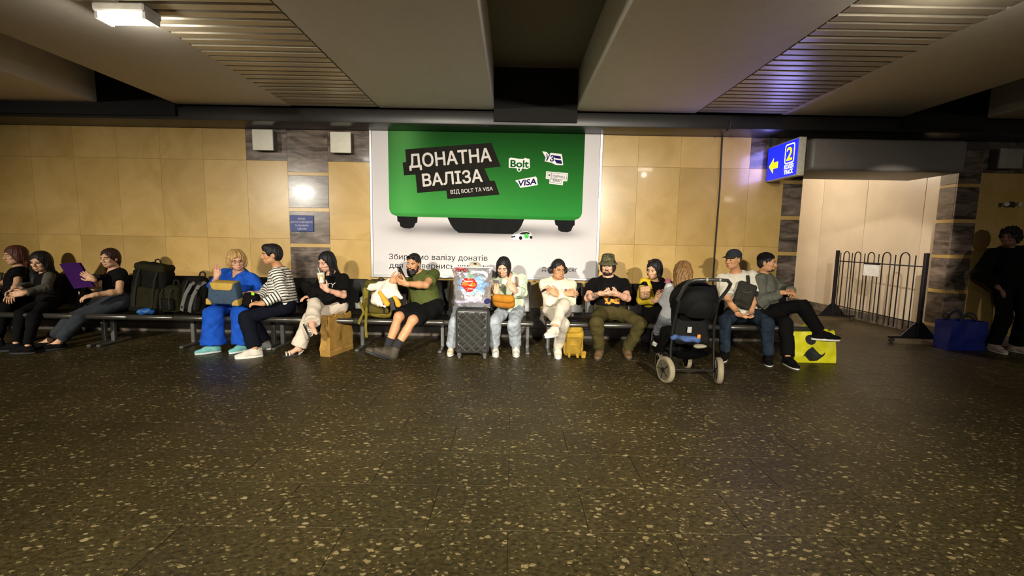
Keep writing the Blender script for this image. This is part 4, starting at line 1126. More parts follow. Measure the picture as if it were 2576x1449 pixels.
shoes(P, r, mat('teal_knit', (.16, .42, .40), .9, bump=.3, fabric=True), mat('sole_pale', (.6, .68, .66), .6))
def glasses(p, root, m, lens=None, w_=.024, hgt=.017, y=.107, z=.002, name='glasses', rad=.0018, tilt=0):
    s = p.hs; mb = MB(); ca, sa = math.cos(math.radians(tilt)), math.sin(math.radians(tilt))
    class _T:
        def hl(self, x, y_, z_): dy, dz = y_+.012, z_-.006; return p.hl(x, -.012+dy*ca-dz*sa, .006+dy*sa+dz*ca)
    p_, p0 = _T(), p
    for sx in (-1, 1):
        pts = [p_.hl(sx*.032+w_*math.cos(a), y-.35*abs(sx*.032+w_*math.cos(a))**1.3, z+hgt*math.sin(a)) for a in np.linspace(0, 2*math.pi, 17)]
        mb.tube(pts, rad*s, 5, cap=False)
        mb.tube([p_.hl(sx*.056, y-.012, z+.004), p_.hl(sx*.078, .05, z+.006), p_.hl(sx*.083, -.012, z+.004)], rad*s, 5)
    mb.tube([p_.hl(-.009, y, z+.003), p_.hl(0, y+.002, z+.005), p_.hl(.009, y, z+.003)], rad*s, 5)
    g = mb.build(name, m, root)
    if lens:
        for sx in (-1, 1):
            lb = MB(); lb.grid(lambda u, v: p_.hl(sx*.032+w_*.97*u*math.cos(2*math.pi*v), y-.35*abs(sx*.032+w_*u*math.cos(2*math.pi*v))**1.3, z+hgt*.97*u*math.sin(2*math.pi*v)), 4, 16)
            lb.build('lens', lens, g)
    return g
M_FRAME = mat('spectacle_frame', (.05, .03, .02), .3); M_SUN = mat('dark_lens', (.006, .006, .008), .08, spec=.8)
glasses(P, r, M_FRAME)

# --- short-haired woman in a striped top, in profile
b = pelvis(716, 5.58)
P = Pose(b, b, at(704, 676, 5.6), at(682, 641, 5.52), (-80, 2, 0), lat_of(-72), {'L': at(660, 764, 5.2), 'R': at(645, 756, 5.45)},
    {'L': at(722, 748, 5.35), 'R': at(670, 740, 5.85)}, {'L': ank(642, 880), 'R': ank(668, 862)}, {'L': at(622, 782, 5.25), 'R': at(606, 775, 5.4)}, {'L': toe(596, 894), 'R': toe(630, 868)},
    {'L': (V(-.9, -.2, .1), (.1, .3, -.9), .5), 'R': (V(-.9, -.2, .1), (0, -.3, -.9), .5)}, sc=.98, fat=1.15)
r = person('short-haired woman in a black and white striped top turned in profile', b)
body(P, r, SK_B, False); face_parts(P, r, (.012, .008, .006), (.42, .16, .11))
hair(P, r, (.008, .007, .008), 'short', vol=.010, extra=[('u', el(P.hl(0, .045, .095), V(.06, .05, .035), P.HR), .03), ('u', el(P.hl(0, -.055, .03), V(.075, .055, .075), P.HR), .03)], after=[('s', el(P.hl(sx*.095, .010, -.018), V(.034, .042, .046), P.HR), .008) for sx in (-1, 1)]+[('s', el(P.hl(0, .06, -.075), V(.12, .10, .06), P.HR), .008)])
def striped():
    m = bpy.data.materials.new('striped_knit'); m.use_nodes = True; nt = m.node_tree; B = nt.nodes['Principled BSDF']; B.inputs['Roughness'].default_value = .9
    a = nt.nodes.new('ShaderNodeAttribute'); a.attribute_name = 'stripe'
    mu = nt.nodes.new('ShaderNodeMath'); mu.operation = 'FRACT'; nt.links.new(a.outputs['Fac'], mu.inputs[0])
    rp = nt.nodes.new('ShaderNodeValToRGB'); e = rp.color_ramp.elements; rp.color_ramp.interpolation = 'CONSTANT'
    e[0].position = 0; e[0].color = (.70, .66, .58, 1); e[1].position = .62; e[1].color = (.012, .010, .012, 1)
    nt.links.new(mu.outputs[0], rp.inputs['Fac']); nt.links.new(rp.outputs['Color'], B.inputs['Base Color']); return m
sh = shirt(P, r, striped(), sleeve=1.95, g=.020, fold=.006, name='striped_top', hem=.07, belly=1.15)
me = sh.data; co = np.empty(len(me.vertices)*3); me.vertices.foreach_get('co', co); co = co.reshape(-1, 3)+np.array(r.location)
def segd(c, a, b_):
    ba = b_-a; t = ((c-a)@ba)/(ba@ba); tc = np.clip(t, 0, 1); return np.linalg.norm(c-a-tc[:, None]*ba, axis=1), t*np.linalg.norm(ba)
t0 = (co-P.P)@P.up; d0 = segd(co, P.P, P.N)[0]-.13
val = t0/.034; best = d0.copy()
for q in 'LR':
    for a_, b_, o_, rr in ((P.sh[q], P.el[q], 0, .06), (P.el[q], P.wr[q], np.linalg.norm(P.el[q]-P.sh[q]), .05)):
        d, t = segd(co, lerp(a_, b_, .16 if o_ == 0 else 0), b_); d -= rr; mk = d < best
        t = (co-a_)@unit(b_-a_)
        val = np.where(mk, (o_+t)/.034, val); best = np.where(mk, d, best)
at_ = me.attributes.new('stripe', 'FLOAT', 'POINT'); at_.data.foreach_set('value', (val+50).astype(np.float32))
trousers(P, r, CLOTH('darkdenim', (.006, .007, .013)), hem=.93, g=.018, knee=.012, flare=.03)
shoes(P, r, mat('white_mesh', (.60, .56, .47), .8, bump=.3, fabric=True), C_SOLE_W, which='L', size=1.04, sole=.03); shoes(P, r, mat('grey_mesh', (.2, .2, .2), .8), C_SOLE_W, which='R')

# --- girl in a black tee drinking from a paper cup, legs crossed
b = pelvis(842, 5.66)
P = Pose(b, b, at(838, 694, 5.74), at(821, 659, 5.64), (-46, 17, 5), lat_of(-22), {'L': at(822, 729, 5.32), 'R': at(785, 744, 5.42)},
    {'L': at(876, 758, 5.5), 'R': at(800, 750, 5.85)}, {'L': ank(750, 876), 'R': at(785, 818, 4.98)}, {'L': at(760, 770, 5.2), 'R': at(768, 735, 5.15)}, {'L': toe(722, 888), 'R': at(797, 842, 4.86)},
    {'L': (V(-.72, .02, .62), (.1, .9, .35), [.5, .55, .6, .65]), 'R': (V(-.6, -.6, -.1), (0, -.1, -1), .4)}, sc=.95)
r = person('young woman with long black hair in a black tee sipping from a paper cup', b); P_CUP = P
body(P, r, SK_C, False, barefoot=True); face_parts(P, r, (.01, .008, .007), (.42, .12, .10))
hair(P, r, (.007, .006, .007), 'long', vol=.006, extra=loose(P, [(.055, -.04, .0), (.075, -.03, -.10), (.08, .0, -.19)], .04, .03)+loose(P, [(-.055, -.02, .0), (-.068, .0, -.10), (-.06, .03, -.18)], .03, .02)+loose(P, [(0, -.08, -.02), (.03, -.11, -.12), (.05, -.15, -.20), (.05, -.19, -.26)], .065, .045)+loose(P, [(.055, -.05, -.02), (.085, -.07, -.13), (.10, -.09, -.22)], .045, .035))
tee = shirt(P, r, C_BLACK, sleeve=.80, g=.022, name='tee', fold=.006, sleeve_flare=.03)
nn_ = P.fwd; o_ = P.N-P.up*.155+P.fwd*.158
CREAM_T = CLOTH('creamtrouser', (.58, .50, .40), var=.08)
trousers(P, r, CREAM_T, hem={'L': .93, 'R': .88}, g=.018, flare=.045, knee=.008, fold=.005)
M_SANDAL = mat('sandal_strap', (.60, .52, .40), .5)
def sandal(root, p, k_, upv=None):
    a = p.an[k_]; t = p.toe[k_] if upv is not None else flat(a, p.toe[k_]); R = frame(t-a, V(0, 0, 1) if upv is None else unit(upv)); o = a-R[:, 2]*.088*p.sc
    c = lambda x, y, z: o+R@(V(x, y, z)*p.sc)
    mb = MB(); poly = [((.036+.008*max(math.cos(t_), 0))*math.sin(t_)*p.sc, (.06+.125*math.cos(t_))*p.sc) for t_ in np.linspace(0, 2*math.pi, 24, endpoint=False)]
    mb.prism(poly, o, R[:, 0], R[:, 1], R[:, 2]*.018*p.sc); s_ = mb.build('sandal', mat('sandal_black', (.012, .01, .01), .6), root)
    for y in (.10, .135):
        m2 = MB(); m2.tube([c(-.042, y, .015), c(-.03, y, .05-.12*(y-.1)), c(0, y+.004, .062-.25*(y-.1)), c(.03, y, .05-.12*(y-.1)), c(.042, y, .015)], .009*p.sc, 6); m2.build('strap', M_SANDAL, s_)
    m3 = MB(); m3.tube([c(-.034, -.0, .012), c(-.03, -.045, .045), c(0, -.062, .055), c(.03, -.045, .045), c(.034, 0, .012)], .006*p.sc, 6); m3.build('strap', M_SANDAL, s_)
sandal(r, P, 'L'); sandal(r, P, 'R', unit(P.kn['R']-P.an['R']))
def chest_text(p, root, lines, size, m, g=.16, left=.12):
    """print pressed on the shirt front: flat lettering laid onto the chest surface"""
    for i, (s_, dx, dz, sz) in enumerate(lines):
        o = p.N-p.up*(dz)+p.fwd*.30-p.lat*left+p.lat*dx
        t = text_mesh(s_, sz, o, p.lat, p.up, m, None, 'print', offset=.01, shear=.2)
        root_shirt = [c for c in root.children if c.name.split('.')[0] in ('tee', 'shirt')][0]
        from mathutils.bvhtree import BVHTree
        off = Vector(root.location)
        bv = BVHTree.FromPolygons([v.co+off for v in root_shirt.data.vertices], [tuple(pl.vertices) for pl in root_shirt.data.polygons])
        dirv = Vector(-p.fwd)
        for v in t.data.vertices:
            hit = bv.ray_cast(v.co, dirv)
            if hit[0] is not None: v.co = hit[0]-dirv*.003
        t.data.transform(Matrix.Translation(-off)); t.parent = root_shirt
M_PRINTW = mat('print_white', (.70, .68, .62), .8)
chest_text(P, r, [('PARTY', -.02, .17, .085), ('AND', .05, .27, .085), ('.', .14, .34, .10)], .08, M_PRINTW)

# --- bearded man in an olive tee
b = pelvis(1076, 5.64)
P = Pose(b, b, at(1057, 690, 5.76), at(1040, 662, 5.66), (-26, 9, 6), lat_of(-14), {'L': at(1022, 714, 5.27), 'R': at(986, 708, 5.36)},
    {'L': at(1085, 728, 5.42), 'R': at(958, 716, 5.62)}, {'L': at(990, 884, 5.12), 'R': at(972, 882, 5.18)}, {'L': at(1052, 772, 5.2), 'R': at(1002, 772, 5.2)}, {'L': at(946, 868, 4.98), 'R': at(934, 858, 5.1)},
    {'L': (V(-.85, .0, .25), (.1, .8, .5), .7), 'R': (V(.75, -.25, .45), (.15, .75, .3), [.5, .5, .5, .5])}, sc=1.04, fat=1.22, shoulder=.185)
r = person('bearded man in an olive tee and black shorts holding up his phone', b); P_BEARD = P
body(P, r, SK_B); face_parts(P, r, (.012, .008, .006), (.36, .12, .09))
hair(P, r, (.010, .008, .007), 'short', vol=-.004)
bd = [('u', el(P.hl(0, .035, -.085), V(.060, .066, .062), P.HR), 0), ('u', el(P.hl(0, .060, -.125), V(.044, .040, .045), P.HR), .03), ('u', rc(P.hl(-.066, .0, -.03), P.hl(-.055, .03, -.09), .012, .022), .02), ('u', rc(P.hl(.066, .0, -.03), P.hl(.055, .03, -.09), .012, .022), .02),
      ('s', el(P.hl(0, .11, -.063), V(.030, .04, .016), P.HR), .006), ('s', el(P.hl(0, .06, .0), V(.056, .07, .058), P.HR), .01), ('u', rc(P.hl(-.026, .094, -.062), P.hl(0, .104, -.048), .006, .008), .006), ('u', rc(P.hl(.026, .094, -.062), P.hl(0, .104, -.048), .006, .008), .006), ('n', (.004, 160, 4), 0)]
solid('beard', bd, hair_mat((.014, .009, .007)), r, .006)
OLIVE = CLOTH('olive', (.070, .085, .022))
shirt(P, r, OLIVE, sleeve=.62, g=.016, name='tee', belly=1.1, hem=.04)
trousers(P, r, C_BLACK, hem=-.06, g=.020, name='shorts')
BOOT = mat('boot_leather', (.055, .042, .026), .75, bump=.5)
for q in 'LR':
    u_ = unit(P.kn[q]-P.an[q]); f_ = unit(P.toe[q]-P.an[q]); f_ = f_-u_*(f_@u_)*.7
    s_ = shoe(r, P.an[q], P.an[q]+f_*.2, BOOT, C_SOLE_D, sc=1.12, high=.06, name='boot', up=u_, laces=mat('lace_dark', (.03, .025, .02), .8))
    sk_ = solid('sock', [('u', cc(P.an[q]+u_*.05, P.an[q]+u_*.155, .052, .056), 0), ('n', (.003, 60, 1), 0)], mat('sock_black', (.012, .012, .014), .9), r, .007)
sun = glasses(P, r, M_FRAME, M_SUN, w_=.030, hgt=.021, y=.112, z=.002, tilt=46, name='sunglasses', rad=.003)

# --- someone hidden behind the suitcase, only hat and a leg in jeans show
b = pelvis(1175, 5.7)
P = Pose(b, b, at(1192, 712, 5.8), at(1194, 688, 5.68), (8, 24, 0), lat_of(0), {'L': at(1225, 765, 5.42), 'R': at(1160, 765, 5.42)},
    {'L': at(1235, 762, 5.6), 'R': at(1150, 762, 5.6)}, {'L': ank(1205, 868), 'R': ank(1137, 872)}, {'L': at(1205, 775, 5.25), 'R': at(1152, 775, 5.25)}, {'L': toe(1212, 882), 'R': toe(1132, 888)}, sc=.93)
r = person('person hidden behind the foil bag, in a beige hat and pale jeans', b); P_HID = P
body(P, r, SK_A, False, hands=''); hair(P, r, (.03, .02, .012), 'short')
shirt(P, r, CLOTH('greytee', (.10, .10, .11)), sleeve=1.95)
JEANS = CLOTH('palejeans', (.30, .33, .36), var=.3, scale=20)
trousers(P, r, JEANS, hem=.93, flare=.035, knee=.012, g=.018)
shoes(P, r, mat('beige_suede', (.55, .46, .33), .8), C_SOLE_W)
def bucket_hat(p, root, m, brim=.045, drop=.03, h0=.045, h1=.128, name='hat'):
    hb = MB(); n = 36
    prof = [(.0, h1), (.055, h1), (.076, h1-.008), (.083, h1-.03), (.090, h0+.008), (.092, h0), (.098+brim*.5, h0-drop*.5), (.096+brim, h0-drop), (.094+brim, h0-drop-.004), (.092+brim*.4, h0-drop*.5-.004), (.086, h0-.004)]
    hb.lathe([(max(r_, .0005)*1, z) for r_, z in prof], (0, 0, 0), n)
    for v in hb.bm.verts:
        x, y, z = v.co; v.co = Vector(p.hl(x*.96, y*1.12-.014, z+.0025*math.sin(9*math.atan2(y, x))*(1 if z < h0 else 0)))
    return hb.build(name, m, root, smooth=50)
hat = bucket_hat(P, r, CLOTH('beigehat', (.60, .52, .40)), brim=.02)
glasses(P, r, M_FRAME, M_SUN, w_=.030, hgt=.02, y=.122, z=.006, tilt=48, name='sunglasses', rad=.003)

# --- woman in a pale green-white shirt looking at her phone
b = pelvis(1286, 5.7)
P = Pose(b, b, at(1280, 695, 5.78), at(1266, 672, 5.64), (-10, 21, 4), lat_of(-2), {'L': at(1293, 730, 5.32), 'R': at(1249, 738, 5.34)},
    {'L': at(1326, 762, 5.56), 'R': at(1236, 768, 5.6)}, {'L': ank(1298, 872), 'R': ank(1244, 872)}, {'L': at(1288, 772, 5.18), 'R': at(1243, 772, 5.2)}, {'L': toe(1299, 890), 'R': toe(1248, 890)},
    {'L': (V(-.62, -.1, .75), (-.35, .75, 0), [.35, .8, .9, 1.0]), 'R': (V(-.05, -.12, .95), (.25, .75, .2), .55)}, sc=.96)
r = person('woman in a pale mint shirt and light jeans looking down at her phone', b); P_MINT = P
body(P, r, SK_C, False); face_parts(P, r, (.01, .008, .007), (.42, .12, .10))
hair(P, r, (.009, .007, .008), 'long', vol=.002, extra=loose(P, [(.06, .02, .0), (.074, .03, -.07), (.076, .04, -.13)], .020, .010)+loose(P, [(-.062, .03, .0), (-.072, .03, -.07), (-.074, .03, -.12)], .016, .008)+loose(P, [(.03, -.08, .0), (.06, -.07, -.09), (.085, -.05, -.13)], .035, .018))
MINT = CLOTH('mint', (.62, .70, .52), var=.06)
shirt(P, r, MINT, sleeve=1.72, g=.024, vneck=.12, fold=.008, name='shirt', hem=.10, neck=.07)
trousers(P, r, JEANS, hem=.90, g=.018, knee=.012, flare=.024, fold=.005)
SNK = mat('sneaker_mixed', (.50, .47, .40), .7, var=.5, scale=26)
shoes(P, r, SNK, C_SOLE_W, size=1.06, laces=mat('lace_white', (.6, .58, .52), .8))

# --- man in a white hoodie with headphones, arms and legs crossed
b = pelvis(1402, 5.68)
P = Pose(b, b, at(1403, 706, 5.8), at(1404, 678, 5.68), (26, 7, 0), lat_of(6), {'L': at(1400, 741, 5.44), 'R': at(1424, 738, 5.46)},
    {'L': at(1446, 762, 5.62), 'R': at(1362, 765, 5.62)}, {'L': at(1394, 826, 4.98), 'R': ank(1403, 876)}, {'L': at(1422, 742, 5.15), 'R': at(1420, 775, 5.2)}, {'L': at(1382, 848, 4.86), 'R': toe(1406, 902)},
    {'L': (V(-.75, -.1, .55), (.0, .85, -.3), .35), 'R': (V(.85, -.15, .05), (0, .8, -.4), .45)}, sc=1.0)
r = person('man in a cream hoodie with glasses, arms folded and legs crossed', b); P_HEADPH = P
body(P, r, SK_B); face_parts(P, r, (.03, .018, .01), (.40, .14, .11))
hair(P, r, (.014, .010, .009), 'short', vol=-.003, after=[('s', el(P.hl(sx*.095, .015, -.022), V(.034, .042, .046), P.HR), .008) for sx in (-1, 1)])
glasses(P, r, mat('gold_wire', (.45, .32, .14), .3, metal=.8), rad=.0013)
HOOD = CLOTH('hoodie', (.70, .64, .48), var=.05)
hd_ = shirt(P, r, HOOD, sleeve=1.96, g=.024, fold=.006, name='hoodie', hem=.08)
hood = [('u', rc(P.N+P.lat*.07+P.up*.0-P.fwd*.02, P.N+P.lat*.05+P.fwd*.085-P.up*.07, .034, .022), 0), ('u', rc(P.N-P.lat*.07-P.fwd*.02, P.N-P.lat*.05+P.fwd*.085-P.up*.07, .034, .022), .02), ('u', rc(P.N+P.lat*.07-P.fwd*.05, P.N-P.lat*.07-P.fwd*.05, .045, .045), .03), ('u', el(P.N-P.fwd*.10-P.up*.05, V(.10, .05, .10), P.T), .04), ('n', (.004, 50, 8), 0)]
solid('hood', hood, HOOD, hd_, .008)
for sx in (-1, 1): MB().tube([P.N+P.lat*sx*.03+P.fwd*.10-P.up*.085, P.N+P.lat*sx*.034+P.fwd*.150-P.up*.15, P.N+P.lat*sx*.03+P.fwd*.152-P.up*.25], .0035, 6).build('drawstring', mat('cord', (.62, .56, .44), .8), hd_)
BAND = CLOTH('plum', (.035, .012, .03))
a_, e_ = P.sh['R'], P.el['R']
solid('sleeve_band', [('u', cc(lerp(a_, e_, .44), lerp(a_, e_, .56), .0755, .0735), 0)], BAND, hd_, .006)
solid('embroidery', [('u', el(P.N+P.lat*.075+P.fwd*.150-P.up*.15, V(.016, .012, .014), P.T), 0), ('u', el(P.N+P.lat*.062+P.fwd*.155-P.up*.19, V(.016, .010, .012), P.T), .006)], mat('plum_thread', (.16, .02, .07), .8), hd_, .005)
trousers(P, r, CLOTH('stonetrouser', (.52, .47, .38), var=.08), hem={'L': .90, 'R': .90}, g=.016, fold=.006, flare=.014, knee=.008)
WSH = mat('cream_leather', (.66, .60, .47), .6)
shoe(r, P.an['R'], flat(P.an['R'], P.toe['R']), WSH, C_SOLE_W, sc=1.06, laces=mat('lace_cream', (.7, .64, .52), .8), sole=.03)
u_ = unit(P.kn['L']-P.an['L']+V(-.0, 0, .1)); f_ = unit(P.toe['L']-P.an['L']); f_ = unit(f_-u_*(f_@u_)*.75)
shoe(r, P.an['L'], P.an['L']+f_*.2, WSH, C_SOLE_W, sc=1.04, up=u_, laces=mat('lace_cream', (.7, .64, .52), .8), sole=.03)
for q in 'R': solid('sock', [('u', cc(P.an[q]+V(0, 0, -.03), lerp(P.an[q], P.kn[q], .25), .043, .048), 0)], mat('sock_grey', (.45, .44, .40), .9), r, .007)

# --- man with a bucket hat and black printed tee
b = pelvis(1533, 5.68)
P = Pose(b, b, at(1530, 702, 5.8), at(1529, 668, 5.70), (-6, 6, 0), lat_of(0), {'L': at(1552, 740, 5.36), 'R': at(1513, 738, 5.36)},
    {'L': at(1586, 752, 5.6), 'R': at(1466, 758, 5.6)}, {'L': ank(1577, 878), 'R': ank(1508, 880)}, {'L': at(1612, 770, 5.3), 'R': at(1497, 768, 5.2)}, {'L': toe(1580, 892), 'R': toe(1504, 896)},
    {'L': (V(-.85, -.3, .1), (-.1, .45, .7), .6), 'R': (V(.85, -.3, -.05), (0, .35, .8), .55)}, sc=1.03, fat=1.15, shoulder=.188)
r = person('man in a camouflage bucket hat and black tee with an orange print', b); P_HAT = P
body(P, r, SK_C); face_parts(P, r, (.02, .012, .008), (.36, .13, .10))
hair(P, r, (.022, .013, .008), 'bob', vol=.006, face_w=.062, after=[('s', el(P.hl(0, .02, -.17), V(.12, .12, .085), P.HR), .01)])
bd = [('u', el(P.hl(0, .036, -.088), V(.052, .060, .036), P.HR), 0), ('u', rc(P.hl(-.058, .01, -.06), P.hl(-.04, .045, -.098), .010, .016), .02), ('u', rc(P.hl(.058, .01, -.06), P.hl(.04, .045, -.098), .010, .016), .02),
      ('s', el(P.hl(0, .11, -.062), V(.032, .045, .022), P.HR), .006), ('s', el(P.hl(0, .07, -.01), V(.054, .07, .05), P.HR), .01), ('u', rc(P.hl(-.024, .094, -.055), P.hl(0, .104, -.046), .005, .006), .006), ('u', rc(P.hl(.024, .094, -.055), P.hl(0, .104, -.046), .005, .006), .006), ('n', (.003, 160, 4), 0)]
solid('beard', bd, hair_mat((.024, .014, .009)), r, .006)
def camo(name, c0, c1, c2, sc=16):
    m = mat(name, c0, .9, var=.1); nt = m.node_tree; B = nt.nodes['Principled BSDF']
    tc = nt.nodes.new('ShaderNodeTexCoord'); n = nt.nodes.new('ShaderNodeTexNoise'); n.inputs['Scale'].default_value = sc; n.inputs['Detail'].default_value = 2.5
    nt.links.new(tc.outputs['Object'], n.inputs['Vector']); rp = nt.nodes.new('ShaderNodeValToRGB'); rp.color_ramp.interpolation = 'CONSTANT'
    e = rp.color_ramp.elements; e[0].position = 0; e[0].color = (*c0, 1); e[1].position = .47; e[1].color = (*c1, 1); q = e.new(.58); q.color = (*c2, 1)
    nt.links.new(n.outputs['Fac'], rp.inputs['Fac']); nt.links.new(rp.outputs['Color'], B.inputs['Base Color']); return m
CAMO = camo('camouflage', (.055, .05, .018), (.11, .10, .035), (.025, .024, .012), 22)
hat = bucket_hat(P, r, CAMO, brim=.030, drop=.030, h0=.050, h1=.148)
shirt(P, r, C_BLACK, sleeve=.66, g=.018, name='tee', belly=1.08, hem=.05)
ORG = camo('orange_print', (.012, .01, .008), (.62, .22, .02), (.75, .34, .05), 26)
from mathutils.bvhtree import BVHTree
def decal(p, root, shirt_name, cx, cz, w_, h_, m, name='print', nx=22, nz=20, shape=None):
    s_ = [c for c in root.children if c.name.split('.')[0] == shirt_name][0]; off = Vector(root.location)
    bv = BVHTree.FromPolygons([v.co+off for v in s_.data.vertices], [tuple(pl.vertices) for pl in s_.data.polygons])
    mb = MB(); vs = {}
    for i in range(nx+1):
        for j in range(nz+1):
            o = p.N+p.lat*(cx+(i/nx-.5)*w_)-p.up*(cz+(j/nz-.5)*h_)+p.fwd*.35
            hit = bv.ray_cast(Vector(o), Vector(-p.fwd))
            if hit[0] is not None: vs[i, j] = mb.bm.verts.new(hit[0]+Vector(p.fwd)*.003)
    for i in range(nx):
        for j in range(nz):
            u, v = (i+.5)/nx*2-1, (j+.5)/nz*2-1
            if shape and not shape(u, v): continue
            q = [vs.get(k) for k in ((i, j), (i+1, j), (i+1, j+1), (i, j+1))]
            if all(q): mb.bm.faces.new(q)
    for v in list(mb.bm.verts):
        if not v.link_faces: mb.bm.verts.remove(v)
    o = mb.build(name, m, s_, smooth=180); return o
decal(P, r, 'tee', .0, .26, .24, .20, ORG, shape=lambda u, v: u*u+v*v < 1-.35*math.sin(5*math.atan2(v, u)+.5))
CARGO = CLOTH('cargo', (.052, .042, .014))
trousers(P, r, CARGO, hem=.92, g=.016, flare=.02, knee=.006, fold=.008)
for q in 'LR': shoe(r, P.an[q], flat(P.an[q], P.toe[q]), mat('tan_boot', (.11, .06, .022), .8, bump=.4), C_SOLE_D, sc=1.06, high=.06, name='boot', laces=mat('lace_dark', (.03, .025, .02), .8))
# tattooed forearm: inked sleeve, flat on the skin
TAT = camo('tattoo_ink', (.10, .075, .06), (.30, .17, .10), (.5, .28, .17), 38); a_, e_ = P.el['R'], P.wr['R']
s_ = P.sc*(.6+.4*P.fat)
MB().tube([lerp(a_, e_, t) for t in np.linspace(.10, .80, 9)], [(.0415+.001*math.sin(t*5))*s_ if t < .4 else (.0415-(t-.4)*.027)*s_ for t in np.linspace(.10, .80, 9)], 18, cap=False).build('tattoo', TAT, r)
solid('wristband', [('u', cc(lerp(a_, e_, .84), lerp(a_, e_, .93), .036, .034), 0)], C_BLACK, r, .006)
MB().tube([P.N+P.lat*.05+P.fwd*.07-P.up*.03, P.N+P.lat*.01+P.fwd*.145-P.up*.10, P.N+P.lat*.005+P.fwd*.172-P.up*.22], .004, 6).build('neck_cord', mat('cord_grey', (.5, .45, .36), .6), r)

# --- woman with black hair and yellow cardigan
b = pelvis(1650, 5.7)
P = Pose(b, b, at(1650, 704, 5.78), at(1645, 678, 5.66), (-28, 14, 4), lat_of(10), {'L': at(1672, 752, 5.36), 'R': at(1650, 756, 5.36)},
    {'L': at(1698, 755, 5.6), 'R': at(1600, 770, 5.56)}, {'L': ank(1650, 868), 'R': ank(1625, 868)}, {'L': at(1670, 775, 5.22), 'R': at(1630, 778, 5.22)}, {'L': toe(1655, 882), 'R': toe(1622, 882)},
    {'L': (V(-.55, -.4, .5), (-.3, .7, .2), .6), 'R': (V(.6, -.3, .5), (.2, .75, .2), .55)}, sc=.95)
r = person('woman with black hair in a black top and yellow cardigan behind the stroller', b); P_YEL = P
body(P, r, SK_A, False); face_parts(P, r, (.012, .008, .007), (.42, .13, .11))
hair(P, r, (.008, .006, .007), 'long', vol=.004, face_w=.056, extra=loose(P, [(.06, -.01, .0), (.07, .0, -.07)], .025, .014)+loose(P, [(-.06, .0, .0), (-.078, .01, -.08), (-.09, .02, -.15)], .026, .014))
glasses(P, r, M_FRAME, M_SUN, w_=.029, hgt=.02, y=.118, z=.004, tilt=66, name='sunglasses', rad=.003)
shirt(P, r, C_BLACK, sleeve=.3, g=.013, name='top', neck=.075)
YEL = CLOTH('yellow', (.58, .42, .025), var=.15)
cg = [('u', rc(P.sh['R'], P.el['R'], .068, .060), 0), ('u', cc(P.el['R'], lerp(P.el['R'], P.wr['R'], .78), .060, .046), .02), ('u', rc(P.el['R'], lerp(P.el['R'], P.wr['R'], .2), .059, .055), .02),
      ('u', rc(lerp(P.sh['R'], P.N, .4)-P.up*.02, P.P-P.lat*.13+P.up*.12+P.fwd*.06, .075, .08), .03), ('n', (.006, 40, 2), 0)]
solid('cardigan', cg, YEL, r, .009)
solid('cardigan', [('u', rc(P.sh['L'], P.el['L'], .066, .056), 0), ('u', cc(P.el['L'], lerp(P.el['L'], P.wr['L'], .8), .056, .044), .02), ('n', (.005, 40, 3), 0)], C_BLACK, r, .009)
trousers(P, r, C_BLACK, hem=.94); shoes(P, r, C_BLACK, C_SOLE_D)

# --- child with long brown hair, seen from behind beside the stroller
bq = at(1684, 860, 5.10); b = V(bq[0], 5.10, .56)
P = Pose(b, b, at(1712, 718, 5.02), at(1716, 684, 5.00), (196, 6, -6), lat_of(200), {'L': at(1680, 727, 5.2), 'R': at(1740, 745, 5.2)},
    {'L': at(1668, 775, 5.0), 'R': at(1770, 760, 5.0)}, {'L': atz(1640, 872, .07), 'R': atz(1668, 874, .07)}, {'L': at(1650, 825, 5.4), 'R': at(1672, 825, 5.4)}, {'L': atz(1630, 866, .03), 'R': atz(1652, 868, .03)},
    {'L': (V(.1, .3, .9), (-.2, .6, 0), .6)}, sc=.74, shoulder=.17)
P.hs = .93
r = person('child with long light brown hair in a pale grey jacket, seen from behind', b); P_CHILD = P
body(P, r, SK_A, False); face_parts(P, r, (.1, .06, .03), (.4, .14, .11))
hair(P, r, (.17, .085, .025), 'long', vol=.008, amp=.004, extra=loose(P, [(0, -.08, .0), (.0, -.10, -.12), (.02, -.10, -.25), (.04, -.09, -.34)], .075, .045)+loose(P, [(-.05, -.07, .0), (-.06, -.09, -.14), (-.04, -.09, -.3)], .05, .03)+loose(P, [(.05, -.07, .0), (.075, -.08, -.13), (.09, -.08, -.27)], .05, .03))
shirt(P, r, CLOTH('palejacket', (.42, .42, .42)), sleeve=1.93, g=.022, name='jacket'); trousers(P, r, CLOTH('greyjoggers', (.20, .21, .23)), hem=.92, g=.018)
shoes(P, r, mat('child_shoe', (.6, .57, .5), .7), C_SOLE_W)

# --- man in a dark cap, white tee
b = pelvis(1866, 5.68)
P = Pose(b, b, at(1852, 688, 5.78), at(1844, 653, 5.68), (-36, 5, 0), lat_of(-6), {'L': at(1889, 793, 5.42), 'R': at(1858, 791, 5.40)},
    {'L': at(1912, 770, 5.56), 'R': at(1812, 778, 5.6)}, {'L': ank(1932, 894), 'R': ank(1823, 886)}, {'L': at(1935, 792, 5.15), 'R': at(1812, 790, 5.15)}, {'L': toe(1935, 912), 'R': toe(1816, 902)},
    {'L': (V(-.5, -.4, -.35), (-.3, .1, .6), .5), 'R': (V(.7, -.4, -.3), (.3, .0, .6), .45)}, sc=1.04, fat=1.15, shoulder=.185)
r = person('man in a dark baseball cap and white tee sitting right of the stroller', b); P_CAP = P
body(P, r, SK_B); face_parts(P, r, (.05, .03, .02), (.38, .15, .11))
hair(P, r, (.05, .04, .032), 'short', vol=-.006)
capm = CLOTH('capnavy', (.028, .031, .038)); 
cp_ = [('u', el(P.hl(0, -.016, .050), V(.087, .108, .086), P.HR), 0), ('i', half(P.hl(0, 0, .040), P.HR@V(0, .12, -1)), .004)]
c_ = solid('cap', cp_, capm, r, .006)
